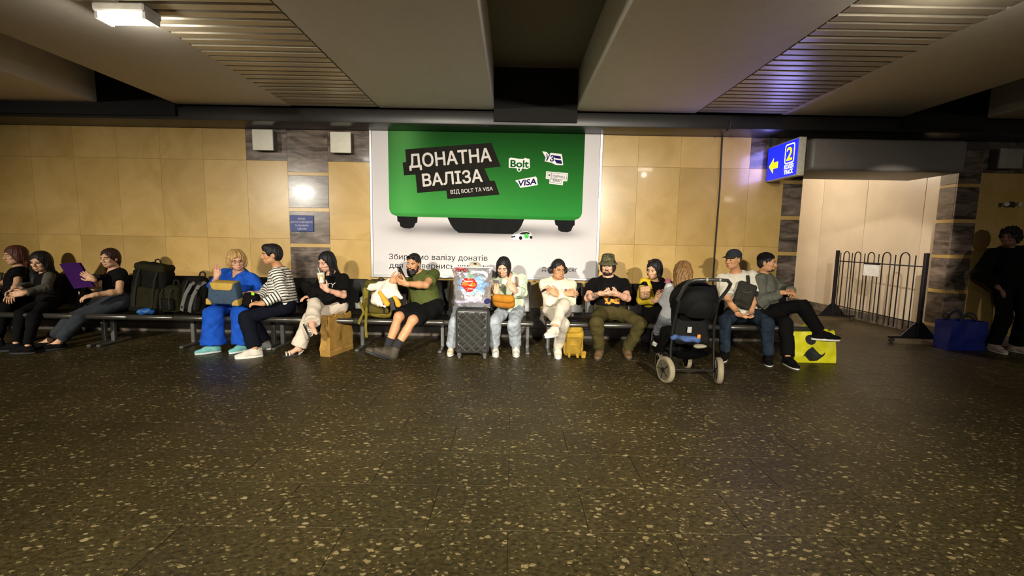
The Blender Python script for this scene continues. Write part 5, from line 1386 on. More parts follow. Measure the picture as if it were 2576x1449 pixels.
vm = MB()
def visor(u, v):
    a = (u-.5)*2.3; R_ = .088+.075*v*math.cos(a*.8)
    return P.hl(math.sin(a)*.085*(1+.12*v), -.012+math.cos(a)*(.104)+.082*v*math.cos(a*.75), .046+.012*math.cos(a)-.020*v-.004*a*a)
vm.grid(visor, 16, 5); bmesh.ops.solidify(vm.bm, geom=vm.bm.faces[:], thickness=.004); vm.build('visor', CLOTH('visorgrey', (.10, .085, .06)), c_, smooth=60)
WT = CLOTH('whitetee', (.62, .58, .47), var=.05)
shirt(P, r, WT, sleeve=.9, g=.022, name='tee', belly=1.08, hem=.06, fold=.006, sleeve_flare=.025)
a_, e_ = P.sh['L'], P.el['L']; solid('sleeve', [('u', cc(lerp(a_, e_, .55), lerp(a_, e_, 1.08), .088, .080), 0), ('n', (.006, 40, 2), 0)], CLOTH('charcoal', (.022, .022, .024)), r, .009)
trousers(P, r, CLOTH('bluejeans', (.018, .028, .042), var=.35), hem=.94, g=.016, knee=.005, flare=.014)
shoes(P, r, C_BLACK, C_SOLE_W, size=1.06)
w0, w1 = P.wr['R'], P.el['R']; solid('wristwatch', [('u', cc(lerp(w0, w1, .06), lerp(w0, w1, .14), .036, .037), 0)], mat('gold_watch', (.65, .5, .2), .25, metal=.9), r, .005)

# --- man in a grey hoodie, legs crossed, in profile
b = pelvis(1930, 5.72)
P = Pose(b, b, at(1918, 692, 5.80), at(1930, 661, 5.72), (76, 3, 0), lat_of(48), {'L': at(1990, 732, 5.45), 'R': at(1968, 736, 5.36)},
    {'L': at(1990, 745, 5.8), 'R': at(1918, 760, 5.5)}, {'L': ank(1982, 900), 'R': at(2062, 836, 5.32)}, {'L': at(1992, 768, 5.25), 'R': at(2004, 735, 5.3)}, {'L': toe(2004, 920), 'R': at(2118, 842, 5.25)},
    {'L': (V(-.2, -.6, -.1), (-.5, .2, -.8), .5), 'R': (V(.85, -.3, .05), (.2, .2, -.9), .5)}, sc=1.03)
r = person('man in a grey hoodie and black trousers, legs crossed, looking right', b); P_GREY = P
body(P, r, SK_B); face_parts(P, r, (.02, .014, .01), (.38, .15, .11))
hair(P, r, (.010, .009, .009), 'short', vol=-.002)
bn = [('u', el(P.hl(0, -.022, .050), V(.086, .106, .086), P.HR), 0), ('i', half(P.hl(0, 0, .045), P.HR@V(0, .35, -1)), .006)]
solid('beanie', bn, CLOTH('beanie', (.008, .007, .007)), r, .007)
bd = [('u', el(P.hl(0, .034, -.082), V(.052, .060, .034), P.HR), 0), ('s', el(P.hl(0, .11, -.062), V(.032, .045, .022), P.HR), .006), ('s', el(P.hl(0, .07, -.01), V(.054, .07, .05), P.HR), .01), ('n', (.003, 160, 4), 0)]
solid('beard', bd, hair_mat((.06, .045, .032)), r, .006)
GH = CLOTH('greyhoodie', (.105, .105, .082), var=.12)
gh_ = shirt(P, r, GH, sleeve=1.96, g=.024, fold=.007, name='hoodie', hem=.06, belly=1.1)
hood = [('u', rc(P.N+P.lat*.07-P.fwd*.02+P.up*.01, P.N+P.lat*.045+P.fwd*.085-P.up*.06, .030, .020), 0), ('u', rc(P.N-P.lat*.07-P.fwd*.02+P.up*.01, P.N-P.lat*.045+P.fwd*.085-P.up*.06, .030, .020), .02), ('u', rc(P.N+P.lat*.07-P.fwd*.05, P.N-P.lat*.07-P.fwd*.05, .045, .045), .03), ('u', el(P.N-P.fwd*.10-P.up*.05, V(.10, .05, .10), P.T), .04)]
solid('hood', hood, GH, gh_, .008)
trousers(P, r, C_BLACK, hem=.95, g=.02, knee=.01, flare=.02)
shoe(r, P.an['L'], flat(P.an['L'], P.toe['L']), C_BLACK, C_SOLE_W, sc=1.08)
u_ = unit(P.kn['R']-P.an['R']+V(.25, 0, .55)); f_ = unit(V(.95, -.2, .12)); f_ = unit(f_-u_*(f_@u_)*.9)
shoe(r, P.an['R'], P.an['R']+f_*.2, C_BLACK, C_SOLE_W, sc=1.1, up=u_)

# --- man standing at the far right in the shadow
sx0 = at(2530, 800, 6.12); b = V(sx0[0], 6.12, .93)
P = Pose(b, b, at(2532, 626, 6.16), at(2540, 597, 6.10), (-22, 2, 0), lat_of(-12), {'L': b+V(.30, -.12, -.02), 'R': b+V(-.29, -.10, -.02)},
    {'L': b+V(.38, .1, .25), 'R': b+V(-.38, .1, .25)}, {'L': V(b[0]+.15, 6.08, .085), 'R': V(b[0]-.12, 6.12, .085)}, {'L': b+V(.12, -.5, -.42), 'R': b+V(-.12, -.5, -.42)}, {'L': V(b[0]+.22, 5.86, .04), 'R': V(b[0]-.16, 5.90, .04)}, sc=1.03, fat=1.1)
r = person('man in black with short curly hair standing against the wall at far right', b)
body(P, r, SK_D); face_parts(P, r, (.01, .008, .007), (.16, .07, .05))
solid('hair', hair_ops(P, 'short', vol=.018)+[('n', (.010, 150, 3), 0), ('n', (.008, 220, 5), 0)], hair_mat((.007, .006, .006)), r, .007)
shirt(P, r, C_BLACK, sleeve=1.95, g=.032, fold=.008, name='jacket', hem=.10); trousers(P, r, C_BLACK, hem=.95, g=.02, knee=.012, flare=.025)
shoes(P, r, mat('pale_sneaker', (.42, .33, .28), .6), C_SOLE_W, size=1.05)

# ================================================================== bags, luggage and things held
from mathutils.bvhtree import BVHTree
def rot(yaw=0, tilt=0, roll=0):
    """columns right, forward, up of a thing turned by yaw about the vertical (0 = front to the camera), tilted and rolled"""
    return np.array((Matrix.Rotation(math.radians(yaw), 3, 'Z') @ Matrix.Rotation(math.radians(tilt), 3, 'X') @ Matrix.Rotation(math.radians(roll), 3, 'Y')))
def phone(label, c, R, screen=False, col=(.012, .012, .014)):
    """c centre; columns of R: across, through (towards the screen), along"""
    t = thing('phone', label, 'phone', tuple(c), None)
    MB().box(c, (.072, .009, .148), R, .004, 2).build('case', mat('phone_case_%d' % int(col[0]*1e3), col, .3), t)
    MB().box(c+R[:, 1]*.0052, (.066, .001, .138), R).build('screen', mat('phone_screen', (.02, .022, .026), .08), t)
    l = MB(); l.box(c-R[:, 1]*.006-R[:, 0]*.016+R[:, 2]*.048, (.028, .004, .034), R, .0015); l.build('camera_bump', mat('phone_bump', (.16, .14, .09), .3), t)
    return t
def in_hand(p, k, along=.09, off=.03, side=0.0):
    d, s_, n, c = hand_frame(p, k); return p.wr[k]+(d*along+n*off+s_*side)*p.sc
def hand_R(p, k, tilt=None):
    """phone axes for a hand: long axis up-ish across the palm, screen turned away from the palm's back towards the face"""
    d, s_, n, c = hand_frame(p, k); f = unit(p.H-p.wr[k])          # the screen looks at the face
    up = unit(V(0, 0, 1)-f*f[2]) if tilt is None else unit(V(*tilt)-f*(V(*tilt)@f)); return np.stack([np.cross(f, up), f, up], 1)
q = P_BEARD; c = in_hand(q, 'R', .10, .030)+V(.025, -.02, .055)
phone('black phone held up by the bearded man', c, hand_R(q, 'R'))
q = P_MINT; c = in_hand(q, 'R', .10, .028)+V(.0, .0, .01)
phone('phone in the hand of the woman in the mint shirt', c, hand_R(q, 'R'), col=(.14, .13, .16))
q = P_HAT; c = (in_hand(q, 'L', .10, .03)+in_hand(q, 'R', .11, .03))/2+V(0, -.0, .02)
phone('dark phone in the hands of the man in the bucket hat', c, hand_R(q, 'L', (.8, -.3, .5)))
q = P_CAP; c = (in_hand(q, 'L', .10, .025)+in_hand(q, 'R', .09, .025))/2+V(.01, 0, .01)
phone('dark phone held low by the man in the baseball cap', c, hand_R(q, 'L', (.9, -.3, 0)))
q = P_YEL; c = (in_hand(q, 'L', .08, .03)+in_hand(q, 'R', .10, .03))/2+V(.01, -.01, .02)
phone('phone in a red case held by the woman in the yellow cardigan', c, hand_R(q, 'R'), col=(.55, .03, .03))
# paper cup
d, s_, n, _ = hand_frame(P_CUP, 'L'); cc_ = at(807, 712, 5.27); cc_ = V(cc_[0], 5.30, cc_[2])
cup = thing('paper_cup', 'white paper cup with a yellow arch and a straw at the drinking woman', 'cup', tuple(cc_))
tb = V(-.10, .05, 1); tb = unit(tb)
MB().lathe([(.0, 0), (.029, 0), (.031, .003), (.043, .115), (.046, .116), (.046, .121), (.043, .121), (.041, .112), (0, .112)], cc_, 28, tb).build('cup', mat('cup_paper', (.70, .66, .55), .6), cup)
def cup_pt(a, h): # on the side of the cup
    r_ = .0315+.0115*(h/.115)+.0012; u_ = unit(np.cross(tb, (0, 1, 0))); w__ = np.cross(tb, u_); return cc_+tb*h+r_*(u_*math.cos(a)+w__*math.sin(a))
side = math.atan2(-1, 0)
best_a = min(np.linspace(0, 2*math.pi, 90), key=lambda a: cup_pt(a, .06)[1]-.35*cup_pt(a, .06)[0])
for sgn in (-1, 1): MB().tube([cup_pt(best_a+sgn*t, h) for t, h in ((.62, .028), (.56, .055), (.42, .085), (.22, .098), (.04, .075))], .0042, 6).build('arch', mat('arch_yellow', (.75, .38, .03), .6), cup)
MB().tube([cc_+tb*.02, cc_+tb*.13+V(-.012, 0, 0), cc_+tb*.18+V(-.030, .0, .0)], .0032, 8).build('straw', mat('straw_white', (.75, .73, .66), .5), cup)
# headphones
q = P_HEADPH; hp = thing('headphones', 'black over-ear headphones on the man in the cream hoodie', 'headphones', tuple(q.H))
M_HP = mat('headphone_black', (.010, .009, .009), .4)
MB().tube([q.hl(.098*math.cos(a), -.012, .018+.112*math.sin(a)) for a in np.linspace(.05, math.pi-.05, 18)], .010, 8).build('headband', M_HP, hp)
for sx in (-1, 1):
    MB().lathe([(0, -.018), (.038, -.018), (.047, -.010), (.047, .014), (.038, .026), (0, .028)], q.hl(sx*.098, -.008, -.010), 20, q.HR@V(sx, 0, 0)).build('ear_cup', M_HP, hp)
# sling bag of the man in the cap
q = P_CAP
sb = thing('sling_bag', 'dark grey sling bag across the chest of the man in the cap', 'bag', tuple(q.P+q.fwd*.2))
M_SLING = CLOTH('sling', (.030, .028, .022))
ctr = q.P+q.up*.225+q.fwd*.225-q.lat*.025
ops = [('u', rbox(ctr, V(.115, .038, .165), .04, rot(-4, -8, 18)), 0), ('u', rbox(ctr+V(.005, -.035, -.01), V(.078, .02, .10), .03, rot(-4, -8, 18)), .012), ('n', (.004, 40, 4), 0)]
solid('pouch', ops, M_SLING, sb, .007)
MB().tube([ctr+V(-.06, -.062, .05), ctr+V(.0, -.066, .035), ctr+V(.06, -.060, .055)], .004, 6).build('zip', mat('zip_grey', (.10, .09, .08), .5), sb)
def strap(name, pts, w_, m, parent, th=.004, nrm=None):
    """a flat webbing strap along points"""
    pts = [np.array(p, float) for p in pts]; mb = MB(); rows = []
    for i, p in enumerate(pts):
        t = unit(pts[min(i+1, len(pts)-1)]-pts[max(i-1, 0)]); s__ = unit(np.cross(t, V(0, -1, .2) if nrm is None else V(*nrm))); nn = np.cross(s__, t)
        rows.append([mb.bm.verts.new(p+s__*a*w_/2+nn*b*th/2) for a, b in ((-1, -1), (1, -1), (1, 1), (-1, 1))])
    for a, b in zip(rows, rows[1:]):
        for k_ in range(4): mb.bm.faces.new((a[k_], a[(k_+1) % 4], b[(k_+1) % 4], b[k_]))
    mb.bm.faces.new(rows[0][::-1]); mb.bm.faces.new(rows[-1]); return mb.build(name, m, parent)
strap('strap', [ctr+V(-.03, -.01, .10), q.P+q.up*.30+q.fwd*.19+q.lat*.04, q.P+q.up*.40+q.fwd*.175+q.lat*.065, q.N-q.up*.05+q.lat*.085+q.fwd*.125, q.N+q.up*.015+q.lat*.085+q.fwd*.03, q.N-q.up*.03+q.lat*.08-q.fwd*.10], .045, M_SLING, sb)
# mustard bag and brown strap of the woman in the mint shirt
q = P_MINT; mc = at(1268, 757, 5.32); mb_ = thing('handbag', 'mustard suede bag on the lap of the woman in the mint shirt', 'bag', tuple(mc))
M_MUS = CLOTH('mustard', (.30, .115, .012), var=.2)
solid('pouch', [('u', rbox(mc+V(0, .02, -.01), V(.135, .06, .075), .05, rot(0, 0, 4)), 0), ('n', (.010, 26, 9), 0)], M_MUS, mb_, .008)
solid('flap', [('u', rbox(mc+V(-.01, -.022, .035), V(.130, .045, .045), .04, rot(0, 12, 3)), 0), ('n', (.008, 30, 5), 0)], CLOTH('mustard2', (.36, .15, .016), var=.2), mb_, .008)
strap('strap', [mc+V(.09, .0, .06), q.P+q.up*.25+q.fwd*.19+q.lat*.10, q.P+q.up*.40+q.fwd*.17+q.lat*.10, q.N-q.up*.05+q.lat*.10+q.fwd*.11, q.N-q.up*.0+q.lat*.11+q.fwd*.02], .028, mat('brown_leather', (.16, .055, .03), .5), mb_)
# brown patterned bag hugged by the woman in yellow
mc = at(1621, 736, 5.37); t = thing('shoulder_bag', 'brown patterned bag against the yellow cardigan', 'bag', tuple(mc))
solid('pouch', [('u', rbox(mc, V(.060, .035, .075), .014, rot(0, 0, -6)), 0)], camo('brown_pattern', (.16, .08, .03), (.34, .20, .10), (.10, .05, .02), 30), t, .007)
solid('flap', [('u', rbox(mc+V(0, -.012, .045), V(.062, .030, .035), .012, rot(0, 0, -6)), 0)], mat('tan_flap', (.42, .24, .12), .7), t, .007)
# pink toy of the child
tc_ = in_hand(P_CHILD, 'L', .08, .02)+V(-.0, -.02, .03); t = thing('toy', 'small pink toy held up by the child', 'toy', tuple(tc_))
solid('toy_body', [('u', el(tc_, V(.034, .03, .028)), 0), ('u', el(tc_+V(-.02, -.004, .028), V(.015, .012, .018)), .008), ('u', el(tc_+V(.018, -.004, .026), V(.014, .012, .016)), .008)], mat('toy_pink', (.60, .16, .26), .7), t, .005)

# purple folder beside the woman in black
a = [at(149, 664, 5.62), at(199, 662, 5.52), at(236, 721, 5.40), at(186, 726, 5.50)]
t = thing('folder', 'purple folder held up left of the woman in the black v-neck', 'folder', tuple(a[3]))
M_PUR = mat('purple_card', (.062, .008, .125), .5)
mb = MB(); vs = [mb.bm.verts.new(p) for p in a]; mb.bm.faces.new(vs); bmesh.ops.solidify(mb.bm, geom=mb.bm.faces[:], thickness=.006); mb.build('cover', M_PUR, t)
mb = MB(); vs = [mb.bm.verts.new(p+V(.004, .022, .006)) for p in a]; mb.bm.faces.new(vs); bmesh.ops.solidify(mb.bm, geom=mb.bm.faces[:], thickness=.006); mb.build('cover', M_PUR, t)

# dark backpacks on the bench at left
M_PACK = CLOTH('packdark', (.007, .0065, .005)); M_PACKO = CLOTH('packolive', (.016, .014, .006)); M_WEB = CLOTH('webbing', (.018, .017, .015)); M_WEBG = CLOTH('webgrey', (.12, .115, .105))
def backpack(label, c, hw, hd, hh, R, m, m2, name='backpack', straps=True, lid=True):
    t = thing(name, label, 'backpack', tuple(c-np.array((0, 0, hh))))
    L_ = lambda x, y, z: c+R@V(x, y, z)
    solid('main_bag', [('u', rbox(L_(0, 0, -.02), V(hw, hd, hh-.02), .05, R), 0), ('u', el(L_(0, 0, hh*.75), V(hw*.9, hd*.95, hh*.38), R), .05), ('n', (.008, 24, 3), 0), ('n', (.004, 60, 4), 0)], m, t, .009)
    solid('front_pocket', [('u', rbox(L_(0, -hd-.01, -hh*.32), V(hw*.78, .035, hh*.45), .03, R), 0), ('n', (.006, 34, 6), 0)], m2, t, .009)
    if lid: solid('lid', [('u', rbox(L_(0, -.01, hh*.93), V(hw*.95, hd*1.02, .055), .05, R), 0), ('n', (.006, 34, 8), 0)], m2, t, .009)
    MB().tube([L_(-.035, hd*.4, hh+.02), L_(-.03, hd*.4, hh+.07), L_(0, hd*.4, hh+.085), L_(.03, hd*.4, hh+.07), L_(.035, hd*.4, hh+.02)], .009, 8).build('carry_loop', M_WEB, t)
    for sx in (-1, 1): strap('buckle_strap', [L_(sx*hw*.5, -hd-.0, hh*.88), L_(sx*hw*.5, -hd-.045, hh*.45), L_(sx*hw*.5, -hd-.055, -hh*.1), L_(sx*hw*.5, -hd-.05, -hh*.7)], .022, M_WEB, t)
    return t, L_
c = V(at(385, 722, 5.66)[0], 5.66, .43+.29); backpack('big dark olive backpack beside the woman in the black v-neck', c, .20, .12, .30, rot(8, 0, 8), M_PACK, M_PACKO)
c = V(at(436, 745, 5.6)[0], 5.62, .43+.17); backpack('small dark green rucksack between the two larger dark backpacks', c, .12, .10, .16, rot(-5, 0, 0), M_PACKO, M_PACK, lid=False)
c = V(at(497, 738, 5.6)[0], 5.60, .43+.225); t, L_ = backpack('black backpack with grey shoulder straps left of the blonde woman', c, .15, .11, .22, rot(4, 0, 10), M_PACK, M_PACK, lid=False)
for sx in (-.035, .055): strap('shoulder_strap', [L_(sx+.05, -.06, .20), L_(sx+.02, -.135, .15), L_(sx-.01, -.165, .03), L_(sx-.03, -.165, -.10), L_(sx-.045, -.14, -.19)], .042, M_WEBG, t, .012)
c = V(at(366, 778, 5.46)[0], 5.46, .468); t = thing('cloth_bundle', 'bright blue crumpled cloth bag on the bench before the big dark backpack', 'cloth', tuple(c))
solid('cloth', [('u', el(c, V(.075, .05, .040)), 0), ('u', el(c+V(.05, .01, -.005), V(.05, .04, .026)), .03), ('u', el(c+V(-.05, -.01, .0), V(.045, .045, .036)), .02), ('n', (.008, 60, 9), 0)], mat('blue_nylon', (.010, .07, .24), .5, var=.3), t, .006)

# handbag of the blonde woman
hc = V(at(566, 735, 5.22)[0], 5.21, at(566, 735, 5.22)[2]); R = rot(2, 8, 2); t = thing('handbag', 'denim-blue trapezoid handbag with yellow top and corners on the blonde woman\'s lap', 'bag', tuple(hc))
L_ = lambda x, y, z: hc+R@V(x, y, z)
def slab_poly(poly, y0, y1, name, m, parent, bev=.008):
    mb = MB(); mb.prism(poly, L_(0, y0, 0), R[:, 0], R[:, 2], R[:, 1]*(y1-y0))
    bmesh.ops.bevel(mb.bm, geom=mb.bm.edges[:], offset=bev, segments=2, profile=.5, affect='EDGES'); return mb.build(name, m, parent, smooth=50)
M_DEN = CLOTH('denimbag', (.045, .075, .115), var=.25, scale=60); M_YB = CLOTH('yellowtrim', (.48, .31, .07), var=.12)
slab_poly([(-.185, -.135), (.185, -.135), (.155, .125), (-.135, .125)], -.06, .08, 'body', M_DEN, t, .02)
slab_poly([(-.120, .128), (.145, .128), (.125, .055), (.10, .042), (-.075, .042), (-.10, .055)], -.072, .085, 'flap', M_YB, t, .008)
slab_poly([(-.190, -.14), (-.125, -.14), (-.128, -.105), (-.155, -.075), (-.182, -.07)], -.070, .05, 'corner', M_YB, t, .006)
slab_poly([(.190, -.14), (.110, -.14), (.115, -.105), (.145, -.075), (.178, -.065)], -.070, .05, 'corner', M_YB, t, .006)
# black bag with a green tag
bc = at(632, 752, 5.28); t = thing('pouch_bag', 'small black bag with a bright green tag between the two chatting women', 'bag', tuple(bc))
solid('pouch', [('u', rbox(bc+V(0, 0, -.01), V(.085, .06, .085), .04, rot(-10, 0, 8)), 0), ('n', (.006, 30, 3), 0)], C_BLACK, t, .008)
MB().box(at(636, 739, 5.18), (.040, .012, .036), rot(-10, 0, 8), .004).build('tag', mat('lime', (.28, .65, .02), .5), t)
MB().box(at(633, 757, 5.19), (.007, .006, .03), rot(0, 0, 4), .001).build('zip_pull', mat('zip_white', (.7, .7, .65), .5), t)
# black jacket over the lap
jc = at(790, 731, 5.36); t = thing('jacket', 'black jacket bundled on the lap of the drinking woman', 'jacket', tuple(jc))
solid('cloth', [('u', el(at(778, 722, 5.45), V(.10, .08, .075)), 0), ('u', el(at(800, 738, 5.36), V(.13, .09, .075)), .05), ('u', el(at(822, 752, 5.38), V(.10, .08, .06)), .05), ('u', rc(at(765, 712, 5.45), at(790, 735, 5.3), .04, .06), .04), ('n', (.018, 30, 3), 0), ('n', (.008, 70, 5), 0)], C_BLACK, t, .008)

# brown paper bag
A, B, C_ = [atz(x, y, 0) for x, y in ((806, 897), (831, 899), (889, 877))]
A, B, C_ = [V(q_[0], q_[1], .002) for q_ in (A, B, C_)]; D_ = A+(C_-B)
pb = thing('paper_bag', 'tall brown paper carrier bag on the floor before the drinking woman', 'bag', tuple((A+C_)/2))
PAPER = mat('kraft_paper', (.56, .33, .075), .75, var=.12, scale=8)
base4 = [A, B, C_, D_]; ctr4 = sum(base4)/4
def bag_pt(u, v, seed=0):
    s_ = (u*4) % 4; i = int(s_) % 4; f_ = s_-int(s_); p = lerp(base4[i], base4[(i+1) % 4], f_)
    lean = V(-.015, .02, 0)*v; tp = ctr4+(p-ctr4)*(1-.10*v)
    n_ = mnoise.noise(Vector((p[0]*7, p[1]*7, v*3.1)))*.020+abs(mnoise.noise(Vector((p[0]*16, p[1]*16, v*7))))*.016
    out = unit(V(p[0]-ctr4[0], p[1]-ctr4[1], 0)+1e-6); e = min(1, 6*v)
    gus = 0
    if i in (0, 2): gus = -.045*v*(1-abs(2*f_-1))
    z = .475*v+(.012*math.sin(u*40) if v > .98 else 0)
    return tp+lean+out*(n_*e+gus)+V(0, 0, z)
mb = MB(); mb.grid(lambda u, v: bag_pt(u, v), 64, 30, closed=True); mb.bm.faces.new([mb.bm.verts.new(q_) for q_ in base4[::-1]])
bmesh.ops.solidify(mb.bm, geom=mb.bm.faces[:], thickness=.002); mb.build('bag', PAPER, pb, smooth=25)
mb = MB(); mb.grid(lambda u, v: (lambda q_: q_-V(0, .004, 0))(bag_pt(.25+.25*u, .12+.012*v)), 14, 2); mb.build('fold', PAPER, pb)
for s0 in (.30,): MB().tube([bag_pt(.31, .97)-V(0, .004, 0), bag_pt(.33, .97)+V(.0, 0, .045), bag_pt(.42, .97)+V(0, 0, .05), bag_pt(.44, .97)-V(0, .004, 0)], .004, 6).build('handle', PAPER, pb)

# olive backpack with the goose toy
oc_ = V(at(952, 750, 5.58)[0], 5.60, .43+.20); R = rot(8, -8, 4)
M_OLP = CLOTH('khakipack', (.15, .115, .016), var=.25); M_OLP2 = CLOTH('khakidark', (.075, .058, .012), var=.2)
t, L_ = backpack('olive backpack with dangling straps on the bench beside the bearded man', oc_, .19, .12, .21, R, M_OLP, M_OLP2, lid=True)
for pts in ([(905, 760, 5.40), (915, 785, 5.36), (908, 800, 5.325), (902, 815, 5.32)], [(922, 770, 5.42), (921, 798, 5.325), (920, 825, 5.32), (922, 849, 5.32)]):
    strap('loose_strap', [at(*p_) for p_ in pts], .030, M_OLP, t)
gc = at(968, 738, 5.36); g = thing('plush_goose', 'white plush goose with orange feet lying on the olive backpack', 'plush toy', tuple(gc))
M_PLUSH = mat('plush_white', (.72, .66, .55), .95, var=.06, scale=60, bump=.6, fabric=True); M_ORP = mat('plush_orange', (.72, .32, .02), .9, bump=.5, fabric=True)
P_ = lambda x, y, d=5.34: at(x, y, d)
solid('body', [('u', rc(P_(975, 735, 5.36), P_(952, 752), .105, .085), 0), ('u', rc(P_(935, 722, 5.42), P_(985, 714, 5.40), .045, .065), .04), ('u', rc(P_(935, 722, 5.42), P_(926, 726, 5.40), .04, .018), .02), ('u', rc(P_(990, 738, 5.36), P_(1008, 748, 5.32), .06, .035), .04), ('u', el(P_(955, 764, 5.30), V(.035, .035, .04)), .03), ('n', (.008, 45, 3), 0)], M_PLUSH, g, .008)
for pts in ([(956, 736, 5.25), (966, 752, 5.235), (974, 764, 5.24)], [(993, 748, 5.24), (999, 758, 5.225), (1002, 766, 5.24)]):
    solid('foot', [('u', rc(P_(*pts[0]), P_(*pts[1]), .022, .027), 0), ('u', rc(P_(*pts[1]), P_(*pts[2]), .027, .034), .01)], M_ORP, g, .006)
for x, y in ((960, 768), (968, 770)): solid('pompom', [('u', el(P_(x, y, 5.25), V(.020, .020, .020)), 0)], M_PLUSH, g, .006)
for pts in ([(983, 748, 5.3), (986, 765, 5.27), (990, 780, 5.27)],): strap('shoulder_strap', [at(*p_) for p_ in pts], .055, CLOTH('straggrey', (.045, .043, .040)), t, .014)

# suitcase and the foil bag
SY = 5.16; sx0 = at(1145, 840, SY)[0]; sx1 = at(1229, 840, SY)[0]; sz1 = at(1190, 779, SY)[2]
sc_ = thing('suitcase', 'black quilted hard-shell suitcase standing on the floor', 'suitcase', ((sx0+sx1)/2, SY+.1, 0))
M_CASE = mat('case_black', (.030, .029, .026), .34, var=.06, spec=.6)
wd, z0 = sx1-sx0, .075
mb = MB(); mb.bx(sx0, sx1, SY, SY+.21, z0, sz1, .035, 4); mb.build('shell', M_CASE, sc_)
def quilt(u, v):
    a, b_ = u*3, v*4.5
    p1, p2 = (a+b_), (a-b_)
    f1, f2 = abs((p1 % 1)-.5)*2, abs((p2 % 1)-.5)*2
    h_ = 1-max(f1, f2)
    e = min(1, u*14, (1-u)*14, v*18, (1-v)*18)
    return V(sx0+.03+(wd-.06)*u, SY-.001-.040*max(h_, 0)*max(e, 0), z0+.03+(sz1-z0-.06)*v)
mb = MB(); mb.grid(quilt, 48, 72); mb.build('quilted_front', M_CASE, sc_, smooth=14)
MB().tube([(sx0-.001, SY+.105, z0+.04), (sx0-.001, SY+.105, sz1-.04), (sx0+.04, SY+.105, sz1+.001), (sx1-.04, SY+.105, sz1+.001), (sx1+.001, SY+.105, sz1-.04), (sx1+.001, SY+.105, z0+.04)], .006, 8).build('zip', mat('zip_black', (.015, .015, .015), .5), sc_)
hb_ = MB(); hb_.tube([((sx0+sx1)/2-.08, SY+.06, sz1), ((sx0+sx1)/2-.07, SY+.06, sz1+.03), ((sx0+sx1)/2+.07, SY+.06, sz1+.03), ((sx0+sx1)/2+.08, SY+.06, sz1)], .009, 8); hb_.build('handle', mat('zip_black', (.015, .015, .015), .5), sc_)
for x in (sx0+.045, sx1-.045):
    for y in (SY+.035, SY+.175):
        w__ = MB(); w__.lathe([(0, -.016), (.024, -.016), (.027, -.01), (.027, .01), (.024, .016), (0, .016)], (x, y, .027), 16, (1, .2, 0)); w__.bx(x-.022, x+.022, y-.02, y+.02, .04, z0+.01, .004); w__.build('wheel', mat('case_wheel', (.05, .048, .045), .5), sc_)
fz0, fz1 = sz1+.012, at(1190, 674, SY)[2]; fx0, fx1 = at(1137, 730, SY)[0], at(1238, 700, SY)[0]
fb_ = thing('foil_bag', 'silver foil cooler bag with a red fruit picture on top of the suitcase', 'bag', ((fx0+fx1)/2, SY+.08, fz0))
M_FOIL = mat('foil', (.76, .75, .79), .24, metal=.78, var=.06, scale=12)
def foil_h(x, z):
    v = Vector((x*5.5, z*5.5, 1.3)); r_ = abs(mnoise.noise(v))+.5*abs(mnoise.noise(v*2.3+Vector((3, 1, 0))))+.25*abs(mnoise.noise(v*5.1))
    return r_
def foil(u, v, sgn):
    wv = (fx1-fx0)*(1-.10*(1-v)) ; x = fx0+(.02 if v < .9 else 0)*(1-v)+wv*u; x += .012*mnoise.noise(Vector((v*6, u*2, 4)))
    z = fz0+(fz1-fz0)*v+.006*mnoise.noise(Vector((u*6, v*2, 9)))
    prof_ = (max(1-(2*u-1)**4, 0)*max(min(1, (1-v)*3.2), 0)**.6*max(min(1, v*7), 0)**.5)
    th_ = .075*prof_+.004
    return V(x, SY+.085+sgn*(th_+.034*foil_h(x, z+sgn)*min(1, prof_*2+.15)), z)
mb = MB(); mb.grid(lambda u, v: foil(u, v, -1), 70, 70); mb.grid(lambda u, v: foil(u, v, 1), 70, 70); bmesh.ops.remove_doubles(mb.bm, verts=mb.bm.verts[:], dist=.0001)
foil_o = mb.build('bag', M_FOIL, fb_, smooth=20)
MB().tube([foil(u, 1, 0)+V(0, 0, .002) for u in np.linspace(0, 1, 15)], .007, 8).build('seal_bead', mat('seal_white', (.72, .71, .66), .35), fb_)
off_ = Vector(fb_.location); bv_ = BVHTree.FromPolygons([v.co+off_ for v in foil_o.data.vertices], [tuple(p_.vertices) for p_ in foil_o.data.polygons])
def foil_print(name, u0, u1, v0, v1, m, shape=None, n=30, lay=.002):
    mb = MB(); vs = {}
    for i in range(n+1):
        for j in range(n+1):
            o_ = V(fx0+(fx1-fx0)*(u0+(u1-u0)*i/n), SY-.4, fz0+(fz1-fz0)*(v0+(v1-v0)*j/n)); h_ = bv_.ray_cast(Vector(o_), Vector((0, 1, 0)))
            if h_[0] is not None: vs[i, j] = mb.bm.verts.new(h_[0]-Vector((0, lay, 0)))
    for i in range(n):
        for j in range(n):
            if shape and not shape((i+.5)/n*2-1, (j+.5)/n*2-1): continue
            q_ = [vs.get(k_) for k_ in ((i, j), (i+1, j), (i+1, j+1), (i, j+1))]
            if all(q_): mb.bm.faces.new(q_)
    for v in list(mb.bm.verts):
        if not v.link_faces: mb.bm.verts.remove(v)
    return mb.build(name, m, foil_o, smooth=180)
G = lambda n_, c_, r_=.3: mat(n_, c_, r_, metal=.3)
foil_print('header_band', .02, .62, .885, .985, G('foil_grey', (.34, .34, .34)), lay=.0015)
foil_print('splash', .10, .92, .33, .84, G('foil_blue', (.26, .46, .74)), lambda u, v: u*u+v*v < (.75+.22*math.sin(7*math.atan2(v, u)+1)+.1*math.sin(13*math.atan2(v, u))), n=80)
